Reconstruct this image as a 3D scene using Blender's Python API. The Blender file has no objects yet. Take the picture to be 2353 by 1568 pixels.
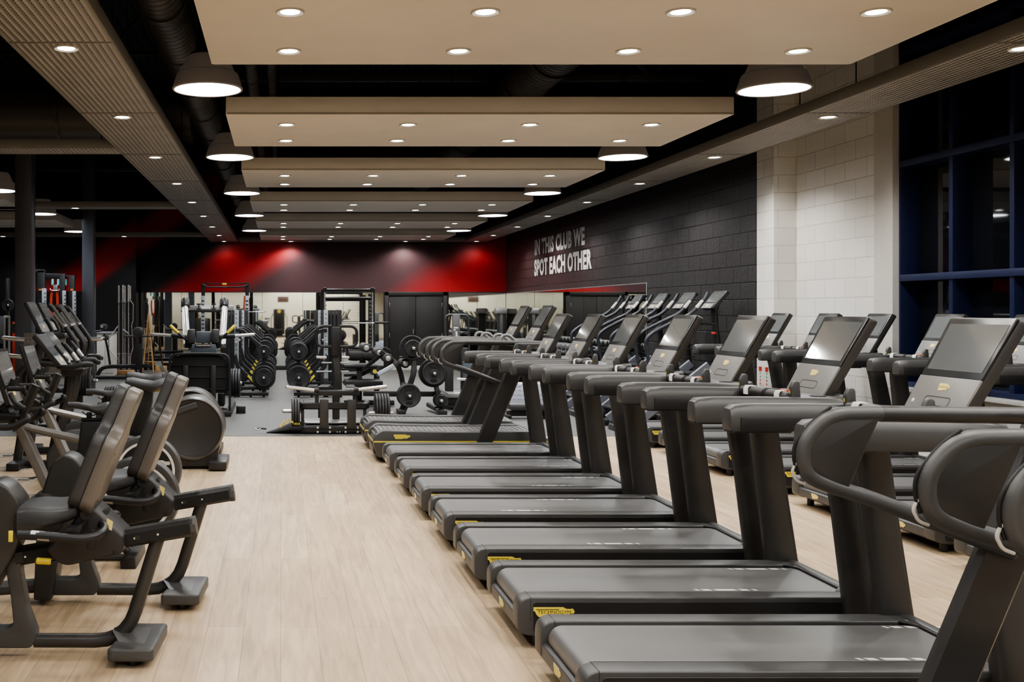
import bpy, bmesh, math, random
from mathutils import Vector, Matrix
PI=math.pi
S=bpy.context.scene
C=S.collection
rnd=random.Random(7)
F=2400.0; VX=645.0; VY=714.0; H=1.65
def W(x,y,Y): return Vector(((x-VX)*Y/F, Y, H-(y-VY)*Y/F))

# ---------------------------------------------------------------- materials
MATS={}
def nt(name):
    m=bpy.data.materials.new(name); m.use_nodes=True
    n=m.node_tree; b=n.nodes.get('Principled BSDF')
    return m,n,b
def mat(name,col,rough=.5,metal=0.0,spec=.5,noise=.08,scale=30,bump=0.0,coat=0.0):
    if name in MATS: return MATS[name]
    m,n,b=nt(name)
    b.inputs['Roughness'].default_value=rough; b.inputs['Metallic'].default_value=metal
    b.inputs['Specular IOR Level'].default_value=spec
    b.inputs['Coat Weight'].default_value=coat
    tc=n.nodes.new('ShaderNodeTexCoord'); nz=n.nodes.new('ShaderNodeTexNoise')
    nz.inputs['Scale'].default_value=scale; nz.inputs['Detail'].default_value=3
    n.links.new(tc.outputs['Object'],nz.inputs['Vector'])
    mr=n.nodes.new('ShaderNodeMapRange'); mr.inputs[3].default_value=1-noise; mr.inputs[4].default_value=1+noise
    n.links.new(nz.outputs['Fac'],mr.inputs[0])
    mx=n.nodes.new('ShaderNodeMix'); mx.data_type='RGBA'; mx.blend_type='MULTIPLY'; mx.inputs[0].default_value=1
    mx.inputs[6].default_value=(*col,1); n.links.new(mr.outputs[0],mx.inputs[7])
    n.links.new(mx.outputs[2],b.inputs['Base Color'])
    if bump:
        bp=n.nodes.new('ShaderNodeBump'); bp.inputs['Strength'].default_value=bump; bp.inputs['Distance'].default_value=.002
        n.links.new(nz.outputs['Fac'],bp.inputs['Height']); n.links.new(bp.outputs[0],b.inputs['Normal'])
    MATS[name]=m; return m
def emit(name,col,st):
    if name in MATS: return MATS[name]
    m,n,b=nt(name)
    b.inputs['Base Color'].default_value=(*col,1)
    b.inputs['Emission Color'].default_value=(*col,1); b.inputs['Emission Strength'].default_value=st
    try: m.cycles.emission_sampling='NONE'
    except Exception: pass
    MATS[name]=m; return m
BLK=mat('black_steel',(.014,.014,.015),.42,.0,.5)
BLK2=mat('matte_black',(.007,.007,.007),.7)
GRA=mat('graphite_plastic',(.060,.059,.058),.42,.0,.5,.05,60,.15)
GRB=mat('graphite_metal',(.046,.044,.042),.38,.25,.5,.04,40)
DRK=mat('dark_plastic',(.022,.021,.021),.4)
BELT=mat('belt_rubber',(.125,.123,.121),.38,0,.6,.1,200,.3)
CREAM=mat('silver_paint',(.235,.228,.218),.4,.2)
RIDE=mat('grey_frame_paint',(.21,.20,.19),.35,.4)
SHELL=mat('brown_shell',(.155,.138,.12),.42,.2,.5,.03)
PAD=mat('black_vinyl',(.045,.045,.046),.45,0,.5,.1,90,.3)
PADB=mat('blue_grey_vinyl',(.075,.09,.11),.5)
GLASS=mat('screen_glass',(.17,.18,.18),.08,0,.9,.1,3,0,1.0)  # base colour lifted to stand in for bright reflections on the screens
BEZ=mat('black_bezel',(.006,.006,.006),.28,0,.5)
CHR=mat('chrome',(.66,.65,.63),.24,.75)
STEEL=mat('brushed_steel',(.45,.46,.48),.35,.8)
PERF=mat('pale_upright_steel',(.36,.39,.42),.45,.3)
YEL=mat('yellow_paint',(.72,.58,.07),.5)
YELP=mat('pale_yellow_badge',(.74,.62,.22),.5)
LET=mat('badge_black',(.02,.018,.012),.6)
RED=mat('red_rubber',(.55,.05,.03),.5)
ORG=mat('orange_label',(.7,.22,.05),.5)
WHT=mat('white_print',(.75,.74,.70),.5)
WPNT=mat('white_panel',(.60,.58,.54),.5)
PLATE=mat('rubber_plate',(.022,.022,.024),.5,0,.5,.15,80,.3)
PLY=mat('plywood',(.42,.25,.11),.55,0,.4,.2,12)
CYAN=mat('cyan_foam',(.12,.65,.62),.5)
BROWNL=emit('reflector_glass',(.30,.25,.21),.04)  # faint emission stands in for lamp light glowing through the shade
BLUE=mat('blue_window_paint',(.009,.016,.062),.5)
RUBR=mat('handle_rubber',(.020,.020,.020),.6)

# ---------------------------------------------------------------- mesh builder
def fillet(pts,f):
    pts=[Vector(p) for p in pts]
    if f<=0 or len(pts)<3: return pts
    out=[pts[0]]
    for i in range(1,len(pts)-1):
        a,p,b=pts[i-1],pts[i],pts[i+1]
        la,lb=(a-p).length,(b-p).length
        d=min(f,la*.48,lb*.48)
        p0=p+(a-p).normalized()*d; p1=p+(b-p).normalized()*d
        ang=(a-p).angle(b-p) if la>0 and lb>0 else PI
        k=5 if ang<2.7 else 2
        for j in range(k+1):
            t=j/k; out.append(p0*(1-t)**2+p*2*t*(1-t)+p1*t*t)
    out.append(pts[-1]); return out
def circ(cx,cz,r,n=32,a0=0,a1=2*PI):
    full=abs(a1-a0-2*PI)<1e-6
    k=n if full else n+1
    return [(cx+r*math.cos(a0+(a1-a0)*i/n),cz+r*math.sin(a0+(a1-a0)*i/n)) for i in range(k)]
def rpoly(pts,f,k=4):
    """round every corner of a closed 2D polygon"""
    n=len(pts); out=[]
    for i in range(n):
        a,p,b=Vector(pts[i-1]),Vector(pts[i]),Vector(pts[(i+1)%n])
        ff=f[i] if isinstance(f,(list,tuple)) else f
        d=min(ff,(a-p).length*.45,(b-p).length*.45)
        if d<1e-5: out.append(tuple(p)); continue
        p0=p+(a-p).normalized()*d; p1=p+(b-p).normalized()*d
        for j in range(k+1):
            t=j/k; q=p0*(1-t)**2+p*2*t*(1-t)+p1*t*t; out.append((q.x,q.y))
    return out
class M:
    def __init__(s): s.bm=bmesh.new()
    def _merge(s,b):
        me=bpy.data.meshes.new('t'); b.to_mesh(me); b.free(); s.bm.from_mesh(me); bpy.data.meshes.remove(me)
    def _bev(s,b,w,seg=2):
        if w>0:
            es=[e for e in b.edges if len(e.link_faces)==2 and e.calc_face_angle(0)>.5]
            if es: bmesh.ops.bevel(b,geom=es,offset=w,segments=seg,profile=.5,affect='EDGES',clamp_overlap=True)
    def box(s,x0,x1,y0,y1,z0,z1,bev=.004,rot=None,about=None,seg=2):
        b=bmesh.new(); bmesh.ops.create_cube(b,size=1)
        bmesh.ops.scale(b,vec=(abs(x1-x0),abs(y1-y0),abs(z1-z0)),verts=b.verts)
        s._bev(b,bev,seg)
        bmesh.ops.translate(b,vec=((x0+x1)/2,(y0+y1)/2,(z0+z1)/2),verts=b.verts)
        if rot:
            c=Vector(about) if about else Vector(((x0+x1)/2,(y0+y1)/2,(z0+z1)/2))
            bmesh.ops.rotate(b,cent=c,matrix=Matrix.Rotation(rot[1],3,rot[0]),verts=b.verts)
        s._merge(b); return s
    def prism(s,pts,a,b_,axis='Y',bev=.004,seg=2,xf=None):
        """polygon extruded along axis. axis Y: pts (x,z); axis X: pts (y,z); axis Z: pts (x,y)"""
        b=bmesh.new()
        def P(u,v,w):
            return {'Y':(u,w,v),'X':(w,u,v),'Z':(u,v,w)}[axis]
        v0=[b.verts.new(P(u,v,a)) for u,v in pts]; v1=[b.verts.new(P(u,v,b_)) for u,v in pts]
        n=len(pts)
        f0=b.faces.new(v0); f1=b.faces.new(v1[::-1])
        for i in range(n): b.faces.new((v0[i],v1[i],v1[(i+1)%n],v0[(i+1)%n]))
        bmesh.ops.recalc_face_normals(b,faces=b.faces)
        if bev>0:
            es=[e for e in b.edges if (f0 in e.link_faces or f1 in e.link_faces)]
            bmesh.ops.bevel(b,geom=es,offset=bev,segments=seg,profile=.5,affect='EDGES',clamp_overlap=True)
        if xf: bmesh.ops.transform(b,matrix=xf,verts=b.verts)
        s._merge(b); return s
    def sweep(s,pts,ring,up=None,cap=True):
        """ring: function(i,n)->list of (u,v) offsets; u=side, v=up"""
        P=[Vector(p) for p in pts]; n=len(P); rings=[]; prev=None
        for i in range(n):
            t=(P[min(i+1,n-1)]-P[max(i-1,0)]).normalized()
            if up is not None:
                side=Vector(up)  # up given = constant side axis
                v=side.cross(t)
                if v.length<1e-6: v=Vector((0,0,1))
                v.normalize(); u=t.cross(v).normalized()
            else:
                if prev is None:
                    u=t.cross(Vector((0,0,1)))
                    if u.length<.05: u=t.cross(Vector((0,1,0)))
                    u.normalize()
                else:
                    u=prev-t*prev.dot(t)
                    if u.length<1e-6: u=t.cross(Vector((0,0,1)))
                    u.normalize()
                v=t.cross(u).normalized(); prev=u
            rings.append([s.bm.verts.new(P[i]+u*a+v*b) for a,b in ring(i,n)])
        k=len(rings[0])
        for i in range(n-1):
            for j in range(k):
                s.bm.faces.new((rings[i][j],rings[i][(j+1)%k],rings[i+1][(j+1)%k],rings[i+1][j]))
        if cap:
            s.bm.faces.new(rings[0][::-1]); s.bm.faces.new(rings[-1])
        return s
    def tube(s,pts,r,f=.04,n=10,round_end=True,taper=None):
        P=fillet(pts,f)
        rr=[r]*len(P) if taper is None else [r+(taper-r)*i/(len(P)-1) for i in range(len(P))]
        if round_end:
            d0=(P[1]-P[0]).normalized(); d1=(P[-1]-P[-2]).normalized()
            P=[P[0]]+[P[0]+d0*rr[0]*.35]+P[1:-1]+[P[-1]-d1*rr[-1]*.35]+[P[-1]]
            rr=[rr[0]*.7,rr[0]]+rr[1:-1]+[rr[-1],rr[-1]*.7]
        return s.sweep(P,lambda i,m:[(rr[i]*math.cos(2*PI*j/n),rr[i]*math.sin(2*PI*j/n)) for j in range(n)])
    def bar(s,pts,w,h,f=.04,side=(0,1,0),bev=.12):
        """rectangular section: w along side axis, h perpendicular"""
        P=fillet(pts,f); a,b=w/2,h/2; c=min(a,b)*bev*2
        ring=[(-a,-b+c),(-a+c,-b),(a-c,-b),(a,-b+c),(a,b-c),(a-c,b),(-a+c,b),(-a,b-c)]
        return s.sweep(P,lambda i,m:ring,up=side)
    def cyl(s,p0,p1,r,r2=None,n=20,bev=0):
        p0,p1=Vector(p0),Vector(p1); d=p1-p0; L=d.length; r2=r if r2 is None else r2
        b=bmesh.new(); bmesh.ops.create_cone(b,cap_ends=True,segments=n,radius1=r,radius2=r2,depth=L)
        if bev>0:
            es=[e for e in b.edges if e.calc_face_angle(0)>1.0]
            bmesh.ops.bevel(b,geom=es,offset=bev,segments=2,profile=.5,affect='EDGES')
        q=Vector((0,0,1)).rotation_difference(d.normalized()).to_matrix().to_4x4()
        bmesh.ops.transform(b,matrix=Matrix.Translation((p0+p1)/2)@q,verts=b.verts)
        s._merge(b); return s
    def lathe(s,prof,c,axis='Z',n=32,close=False):
        """prof list (r,h) revolved about axis through c"""
        c=Vector(c)
        A={'Z':lambda r,h,a:Vector((r*math.cos(a),r*math.sin(a),h)),'Y':lambda r,h,a:Vector((r*math.cos(a),h,r*math.sin(a))),'X':lambda r,h,a:Vector((h,r*math.cos(a),r*math.sin(a)))}[axis]
        b=bmesh.new(); R=[[b.verts.new(c+A(max(r,1e-5),h,2*PI*j/n)) for j in range(n)] for r,h in prof]
        m=len(R)
        for i in range(m if close else m-1):
            for j in range(n):
                b.faces.new((R[i][j],R[i][(j+1)%n],R[(i+1)%m][(j+1)%n],R[(i+1)%m][j]))
        bmesh.ops.remove_doubles(b,verts=b.verts,dist=2e-5)
        bmesh.ops.recalc_face_normals(b,faces=b.faces)
        s._merge(b); return s
    def ball(s,c,r,sc=(1,1,1),n=14):
        b=bmesh.new(); bmesh.ops.create_uvsphere(b,u_segments=n,v_segments=n//2+2,radius=r)
        bmesh.ops.scale(b,vec=sc,verts=b.verts); bmesh.ops.translate(b,vec=c,verts=b.verts); s._merge(b); return s
    def quad(s,a,b,c,d):
        s.bm.faces.new([s.bm.verts.new(p) for p in (a,b,c,d)]); return s
    def loft(s,rings,cap=True):
        R=[[s.bm.verts.new(p) for p in r] for r in rings]; k=len(R[0])
        for i in range(len(R)-1):
            for j in range(k): s.bm.faces.new((R[i][j],R[i][(j+1)%k],R[i+1][(j+1)%k],R[i+1][j]))
        if cap: s.bm.faces.new(R[0][::-1]); s.bm.faces.new(R[-1])
        return s
    def text(s,txt,o,right,up,h,w=None,thick=.002,bold=0.0,align='L'):
        cu=bpy.data.curves.new('t','FONT'); cu.body=txt; cu.size=1; cu.offset=bold; cu.space_character=1.0+bold*1.6; cu.extrude=0; cu.resolution_u=3
        ob=bpy.data.objects.new('t',cu); C.objects.link(ob)
        dg=bpy.context.evaluated_depsgraph_get(); me=bpy.data.meshes.new_from_object(ob.evaluated_get(dg))
        xs=[v.co.x for v in me.vertices]; ys=[v.co.y for v in me.vertices]
        x0,x1,y0,y1=min(xs),max(xs),min(ys),max(ys)
        sy=h/(y1-y0); sx=(w/(x1-x0)) if w else sy
        r=Vector(right).normalized(); u=Vector(up).normalized(); nn=r.cross(u)
        b=bmesh.new(); b.from_mesh(me)
        ox=0 if align=='L' else -(x1-x0)*sx/2
        for v in b.verts:
            v.co=Vector(o)+r*((v.co.x-x0)*sx+ox)+u*((v.co.y-y0)*sy)+nn*thick
        bpy.data.objects.remove(ob); bpy.data.curves.remove(cu); bpy.data.meshes.remove(me)
        s._merge(b); return s
    def xf(s,m): bmesh.ops.transform(s.bm,matrix=m,verts=s.bm.verts); return s
    def subsurf(s,k=1):
        bmesh.ops.subdivide_edges(s.bm,edges=s.bm.edges,cuts=k,use_grid_fill=True,smooth=1.0); return s
    def done(s,name,m,parent=None,smooth=True,loc=None,flip=True):
        if flip: bmesh.ops.recalc_face_normals(s.bm,faces=s.bm.faces)
        me=bpy.data.meshes.new(name); s.bm.to_mesh(me); s.bm.free()
        me.materials.append(m)
        if smooth:
            me.polygons.foreach_set('use_smooth',[True]*len(me.polygons))
            me.set_sharp_from_angle(angle=math.radians(38))
        o=bpy.data.objects.new(name,me); C.objects.link(o)
        if parent is not None: o.parent=parent
        if loc: o.location=loc
        return o
def thing(name,label,cat,loc=(0,0,0),rz=0,group=None):
    o=bpy.data.objects.new(name,None); C.objects.link(o); o.empty_display_size=.1
    o.location=loc; o.rotation_euler=(0,0,rz); o['label']=label; o['category']=cat
    if group: o['group']=group
    return o
def tag(o,label,cat,group=None):
    o['label']=label; o['category']=cat
    if group: o['group']=group
    return o
def struct(o): o['kind']='structure'; return o
def dup(root,loc,label=None,rz=None,scale=None,group=None):
    r=root.copy(); C.objects.link(r); r.location=loc
    if rz is not None: r.rotation_euler=(0,0,rz)
    if label: r['label']=label
    if scale: r.scale=scale
    if group: r['group']=group
    for ch in list(root.children):
        c=ch.copy(); C.objects.link(c); c.parent=r
        for g in list(ch.children):
            d=g.copy(); C.objects.link(d); d.parent=c
    return r
def ordn(i): return ['first','second','third','fourth','fifth','sixth','seventh','eighth','ninth','tenth'][i]
# ---------------------------------------------------------------- room materials
def N(n,t,**k):
    x=n.nodes.new(t)
    for a,v in k.items(): setattr(x,a,v)
    return x
def wood_mat():
    m,n,b=nt('oak_plank_floor'); L=n.links
    g=N(n,'ShaderNodeNewGeometry'); sp=N(n,'ShaderNodeSeparateXYZ'); L.new(g.outputs['Position'],sp.inputs[0])
    cb=N(n,'ShaderNodeCombineXYZ'); L.new(sp.outputs[1],cb.inputs[0]); L.new(sp.outputs[0],cb.inputs[1])
    br=N(n,'ShaderNodeTexBrick'); br.offset=.37; br.offset_frequency=2
    br.inputs['Scale'].default_value=1; br.inputs['Brick Width'].default_value=1.5; br.inputs['Row Height'].default_value=.19
    br.inputs['Mortar Size'].default_value=.0016; br.inputs['Mortar Smooth'].default_value=.3
    br.inputs['Color1'].default_value=(.60,.455,.30,1); br.inputs['Color2'].default_value=(.48,.35,.22,1); br.inputs['Mortar'].default_value=(.26,.19,.125,1)
    L.new(cb.outputs[0],br.inputs['Vector'])
    mp=N(n,'ShaderNodeMapping'); mp.inputs['Scale'].default_value=(14,1.1,1); L.new(g.outputs['Position'],mp.inputs[0])
    nz=N(n,'ShaderNodeTexNoise'); nz.inputs['Scale'].default_value=1.6; nz.inputs['Detail'].default_value=6; nz.inputs['Distortion'].default_value=.9
    L.new(mp.outputs[0],nz.inputs['Vector'])
    mr=N(n,'ShaderNodeMapRange'); mr.inputs[1].default_value=.3; mr.inputs[2].default_value=.75; mr.inputs[3].default_value=.70; mr.inputs[4].default_value=1.12; L.new(nz.outputs['Fac'],mr.inputs[0])
    n2=N(n,'ShaderNodeTexNoise'); n2.inputs['Scale'].default_value=.9; n2.inputs['Detail'].default_value=2; L.new(g.outputs['Position'],n2.inputs['Vector'])
    m2=N(n,'ShaderNodeMapRange'); m2.inputs[3].default_value=.88; m2.inputs[4].default_value=1.1; L.new(n2.outputs['Fac'],m2.inputs[0])
    mu=N(n,'ShaderNodeMath',operation='MULTIPLY'); L.new(mr.outputs[0],mu.inputs[0]); L.new(m2.outputs[0],mu.inputs[1])
    mx=N(n,'ShaderNodeMix',data_type='RGBA',blend_type='MULTIPLY'); mx.inputs[0].default_value=1; L.new(br.outputs['Color'],mx.inputs[6]); L.new(mu.outputs[0],mx.inputs[7])
    L.new(mx.outputs[2],b.inputs['Base Color']); b.inputs['Roughness'].default_value=.42; b.inputs['Specular IOR Level'].default_value=.35
    return m
def rubber_mat():
    m,n,b=nt('grey_rubber_floor'); L=n.links
    g=N(n,'ShaderNodeNewGeometry'); nz=N(n,'ShaderNodeTexNoise'); nz.inputs['Scale'].default_value=160; nz.inputs['Detail'].default_value=1; L.new(g.outputs['Position'],nz.inputs['Vector'])
    cr=N(n,'ShaderNodeValToRGB'); cr.color_ramp.elements[0].position=.45; cr.color_ramp.elements[0].color=(.078,.077,.075,1); cr.color_ramp.elements[1].position=.72; cr.color_ramp.elements[1].color=(.13,.128,.125,1)
    L.new(nz.outputs['Fac'],cr.inputs[0])
    br=N(n,'ShaderNodeTexBrick'); br.offset=0; br.inputs['Scale'].default_value=1; br.inputs['Brick Width'].default_value=1.25; br.inputs['Row Height'].default_value=4.8
    br.inputs['Mortar Size'].default_value=.004; br.inputs['Color1'].default_value=(1,1,1,1); br.inputs['Color2'].default_value=(.93,.93,.93,1); br.inputs['Mortar'].default_value=(.55,.55,.55,1)
    mp=N(n,'ShaderNodeMapping'); mp.inputs['Location'].default_value=(.2,.7,0); L.new(g.outputs['Position'],mp.inputs[0]); L.new(mp.outputs[0],br.inputs['Vector'])
    mx=N(n,'ShaderNodeMix',data_type='RGBA',blend_type='MULTIPLY'); mx.inputs[0].default_value=1; L.new(cr.outputs[0],mx.inputs[6]); L.new(br.outputs['Color'],mx.inputs[7])
    L.new(mx.outputs[2],b.inputs['Base Color']); b.inputs['Roughness'].default_value=.5
    return m
def block_mat(name,col,mort,depth=1.0,tint=None,rough=.6,mort_w=.006):
    """painted blockwork on a wall in the YZ (or XZ) plane"""
    m,n,b=nt(name); L=n.links
    g=N(n,'ShaderNodeNewGeometry'); sp=N(n,'ShaderNodeSeparateXYZ'); L.new(g.outputs['Position'],sp.inputs[0])
    ad=N(n,'ShaderNodeMath',operation='ADD'); L.new(sp.outputs[0],ad.inputs[0]); L.new(sp.outputs[1],ad.inputs[1])
    cb=N(n,'ShaderNodeCombineXYZ'); L.new(ad.outputs[0],cb.inputs[0]); L.new(sp.outputs[2],cb.inputs[1])
    br=N(n,'ShaderNodeTexBrick'); br.offset=.5; br.inputs['Scale'].default_value=1; br.inputs['Brick Width'].default_value=.45; br.inputs['Row Height'].default_value=.225
    br.inputs['Mortar Size'].default_value=mort_w; br.inputs['Mortar Smooth'].default_value=.35
    br.inputs['Color1'].default_value=(*col,1); br.inputs['Color2'].default_value=tuple(c*.93 for c in col)+(1,); br.inputs['Mortar'].default_value=(*mort,1)
    L.new(cb.outputs[0],br.inputs['Vector'])
    nz=N(n,'ShaderNodeTexNoise'); nz.inputs['Scale'].default_value=25; nz.inputs['Detail'].default_value=4; L.new(g.outputs['Position'],nz.inputs['Vector'])
    out=br.outputs['Color']
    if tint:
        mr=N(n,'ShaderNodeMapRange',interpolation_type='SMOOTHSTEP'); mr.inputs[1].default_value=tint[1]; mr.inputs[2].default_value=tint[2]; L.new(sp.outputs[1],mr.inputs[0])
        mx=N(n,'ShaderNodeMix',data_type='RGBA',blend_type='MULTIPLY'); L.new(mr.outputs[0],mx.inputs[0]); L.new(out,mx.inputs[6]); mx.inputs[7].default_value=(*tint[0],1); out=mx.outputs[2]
    L.new(out,b.inputs['Base Color'])
    iv=N(n,'ShaderNodeMath',operation='MULTIPLY_ADD'); L.new(br.outputs['Fac'],iv.inputs[0]); iv.inputs[1].default_value=-1; L.new(nz.outputs['Fac'],iv.inputs[2])
    bp=N(n,'ShaderNodeBump'); bp.inputs['Strength'].default_value=depth; bp.inputs['Distance'].default_value=.006; L.new(iv.outputs[0],bp.inputs['Height']); L.new(bp.outputs[0],b.inputs['Normal'])
    b.inputs['Roughness'].default_value=rough
    return m
def mural_mat():
    m,n,b=nt('red_and_black_mural'); L=n.links
    g=N(n,'ShaderNodeNewGeometry'); sp=N(n,'ShaderNodeSeparateXYZ'); L.new(g.outputs['Position'],sp.inputs[0])
    # u = X - 1.35*(Z-2.2): slanted coordinate
    z=N(n,'ShaderNodeMath',operation='MULTIPLY_ADD'); L.new(sp.outputs[2],z.inputs[0]); z.inputs[1].default_value=-1.35; z.inputs[2].default_value=2.97
    u=N(n,'ShaderNodeMath',operation='ADD'); L.new(sp.outputs[0],u.inputs[0]); L.new(z.outputs[0],u.inputs[1])
    nz=N(n,'ShaderNodeTexNoise'); nz.inputs['Scale'].default_value=60; nz.inputs['Detail'].default_value=2; L.new(g.outputs['Position'],nz.inputs['Vector'])
    nm=N(n,'ShaderNodeMath',operation='MULTIPLY_ADD'); L.new(nz.outputs['Fac'],nm.inputs[0]); nm.inputs[1].default_value=.5; nm.inputs[2].default_value=-.25
    uu=N(n,'ShaderNodeMath',operation='ADD'); L.new(u.outputs[0],uu.inputs[0]); L.new(nm.outputs[0],uu.inputs[1])
    def band(a,b_,c,d):
        r1=N(n,'ShaderNodeMapRange',interpolation_type='SMOOTHSTEP'); r1.inputs[1].default_value=a; r1.inputs[2].default_value=b_; L.new(uu.outputs[0],r1.inputs[0])
        r2=N(n,'ShaderNodeMapRange',interpolation_type='SMOOTHSTEP'); r2.inputs[1].default_value=c; r2.inputs[2].default_value=d; r2.inputs[3].default_value=1; r2.inputs[4].default_value=0; L.new(uu.outputs[0],r2.inputs[0])
        q=N(n,'ShaderNodeMath',operation='MULTIPLY'); L.new(r1.outputs[0],q.inputs[0]); L.new(r2.outputs[0],q.inputs[1]); return q
    b1=band(-3.7,-2.7,-1.9,-.6); b2=band(2.7,4.6,99,100); b3=band(-6.9,-6.1,-5.6,-5.0)
    a1=N(n,'ShaderNodeMath',operation='MAXIMUM'); L.new(b1.outputs[0],a1.inputs[0]); L.new(b2.outputs[0],a1.inputs[1])
    a2=N(n,'ShaderNodeMath',operation='MAXIMUM'); L.new(a1.outputs[0],a2.inputs[0]); L.new(b3.outputs[0],a2.inputs[1])
    # dark maroon between bands, black at far left
    r3=N(n,'ShaderNodeMapRange'); r3.inputs[1].default_value=-3.5; r3.inputs[2].default_value=0; L.new(uu.outputs[0],r3.inputs[0])
    bg=N(n,'ShaderNodeMix',data_type='RGBA'); L.new(r3.outputs[0],bg.inputs[0]); bg.inputs[6].default_value=(.012,.011,.013,1); bg.inputs[7].default_value=(.065,.032,.036,1)
    gz=N(n,'ShaderNodeMath',operation='GREATER_THAN'); L.new(sp.outputs[2],gz.inputs[0]); gz.inputs[1].default_value=2.17
    a3=N(n,'ShaderNodeMath',operation='MULTIPLY'); L.new(a2.outputs[0],a3.inputs[0]); L.new(gz.outputs[0],a3.inputs[1])
    mx=N(n,'ShaderNodeMix',data_type='RGBA'); L.new(a3.outputs[0],mx.inputs[0]); L.new(bg.outputs[2],mx.inputs[6]); mx.inputs[7].default_value=(.46,.022,.026,1)
    L.new(mx.outputs[2],b.inputs['Base Color']); b.inputs['Roughness'].default_value=.5; b.inputs['Specular IOR Level'].default_value=.3
    return m
def perf_mat():
    m,n,b=nt('perforated_tray_metal'); L=n.links
    tc=N(n,'ShaderNodeTexCoord'); sp=N(n,'ShaderNodeSeparateXYZ'); L.new(tc.outputs['Object'],sp.inputs[0])
    def wv(inp,freq,ph=0):
        a=N(n,'ShaderNodeMath',operation='MULTIPLY'); L.new(inp,a.inputs[0]); a.inputs[1].default_value=freq
        c=N(n,'ShaderNodeMath',operation='SINE'); L.new(a.outputs[0],c.inputs[0]); return c
    sx=wv(sp.outputs[0],2*PI/.05); sy=wv(sp.outputs[1],2*PI/.045)
    gx=N(n,'ShaderNodeMath',operation='GREATER_THAN'); L.new(sx.outputs[0],gx.inputs[0]); gx.inputs[1].default_value=.78
    gy=N(n,'ShaderNodeMath',operation='GREATER_THAN'); L.new(sy.outputs[0],gy.inputs[0]); gy.inputs[1].default_value=-.2
    h=N(n,'ShaderNodeMath',operation='MULTIPLY'); L.new(gx.outputs[0],h.inputs[0]); L.new(gy.outputs[0],h.inputs[1])
    nz=N(n,'ShaderNodeTexNoise'); nz.inputs['Scale'].default_value=3; L.new(tc.outputs['Object'],nz.inputs['Vector'])
    cr=N(n,'ShaderNodeMix',data_type='RGBA'); L.new(nz.outputs['Fac'],cr.inputs[0]); cr.inputs[6].default_value=(.46,.435,.40,1); cr.inputs[7].default_value=(.34,.32,.29,1)
    mx=N(n,'ShaderNodeMix',data_type='RGBA'); L.new(h.outputs[0],mx.inputs[0]); L.new(cr.outputs[2],mx.inputs[6]); mx.inputs[7].default_value=(.03,.028,.025,1)
    L.new(mx.outputs[2],b.inputs['Base Color']); b.inputs['Roughness'].default_value=.5; b.inputs['Metallic'].default_value=.2
    bp=N(n,'ShaderNodeBump'); bp.inputs['Strength'].default_value=.6; bp.inputs['Distance'].default_value=.01; L.new(sx.outputs[0],bp.inputs['Height']); L.new(bp.outputs[0],b.inputs['Normal'])
    return m
def stripe_mat(name,col,axis,period,depth=.02,rough=.6,metal=0):
    m,n,b=nt(name); L=n.links
    g=N(n,'ShaderNodeNewGeometry'); sp=N(n,'ShaderNodeSeparateXYZ'); L.new(g.outputs['Position'],sp.inputs[0])
    a=N(n,'ShaderNodeMath',operation='MULTIPLY'); L.new(sp.outputs[axis],a.inputs[0]); a.inputs[1].default_value=2*PI/period
    c=N(n,'ShaderNodeMath',operation='SINE'); L.new(a.outputs[0],c.inputs[0])
    bp=N(n,'ShaderNodeBump'); bp.inputs['Strength'].default_value=1; bp.inputs['Distance'].default_value=depth; L.new(c.outputs[0],bp.inputs['Height']); L.new(bp.outputs[0],b.inputs['Normal'])
    mr=N(n,'ShaderNodeMapRange'); mr.inputs[1].default_value=-1; mr.inputs[3].default_value=.6; L.new(c.outputs[0],mr.inputs[0])
    mx=N(n,'ShaderNodeMix',data_type='RGBA',blend_type='MULTIPLY'); mx.inputs[0].default_value=1; mx.inputs[6].default_value=(*col,1); L.new(mr.outputs[0],mx.inputs[7])
    L.new(mx.outputs[2],b.inputs['Base Color']); b.inputs['Roughness'].default_value=rough; b.inputs['Metallic'].default_value=metal
    return m
WOOD=wood_mat(); RUB=rubber_mat()
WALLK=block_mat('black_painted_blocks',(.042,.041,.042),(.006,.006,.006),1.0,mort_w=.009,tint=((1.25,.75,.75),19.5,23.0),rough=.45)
WALLW=block_mat('white_painted_blocks',(.84,.82,.77),(.66,.63,.57),.8)
MUR=mural_mat(); PERFM=perf_mat()
ROOF=stripe_mat('dark_corrugated_roof',(.055,.055,.058),0,.2)
PANEL=mat('cream_wall_panelling',(.72,.70,.60),.6,0,.3,.03,2)
DARKW=mat('dark_wall_paint',(.016,.016,.018),.6)
RAFT=mat('beige_laminate',(.86,.80,.715),.5,0,.3,.06,2.0)
MIR=mat('mirror_silver',(.74,.76,.72),.02,1.0,.5,.0)
MULL=mat('grey_reveal_plaster',(.60,.58,.54),.7)
GLZ=mat('night_window_glass',(.008,.009,.012),.03,0,.9,0)
BLOCKP=mat('lamp_rim_white',(.6,.58,.52),.4)
LAMP=emit('downlight_glow',(1.0,.95,.88),14); LAMPC=emit('high_bay_glow',(.86,.93,1.0),9)

# ---------------------------------------------------------------- shell
YB=29.0; XR=6.26; YF=-9.0; XL=-13.0; ZT=7.0
o=M().quad((XL,YF,0),(7.5,YF,0),(7.5,13.7,0),(XL,13.7,0)).done('floor',WOOD,smooth=False,flip=False); struct(o)
o=M().box(XL,7.5,13.7,YB+.2,-.05,.004,0).done('floor_rubber',RUB,smooth=False); struct(o)
o=M().quad((XL,YF,ZT),(XL,YB,ZT),(8,YB,ZT),(8,YF,ZT)).done('ceiling',ROOF,smooth=False,flip=False); struct(o)
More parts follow.
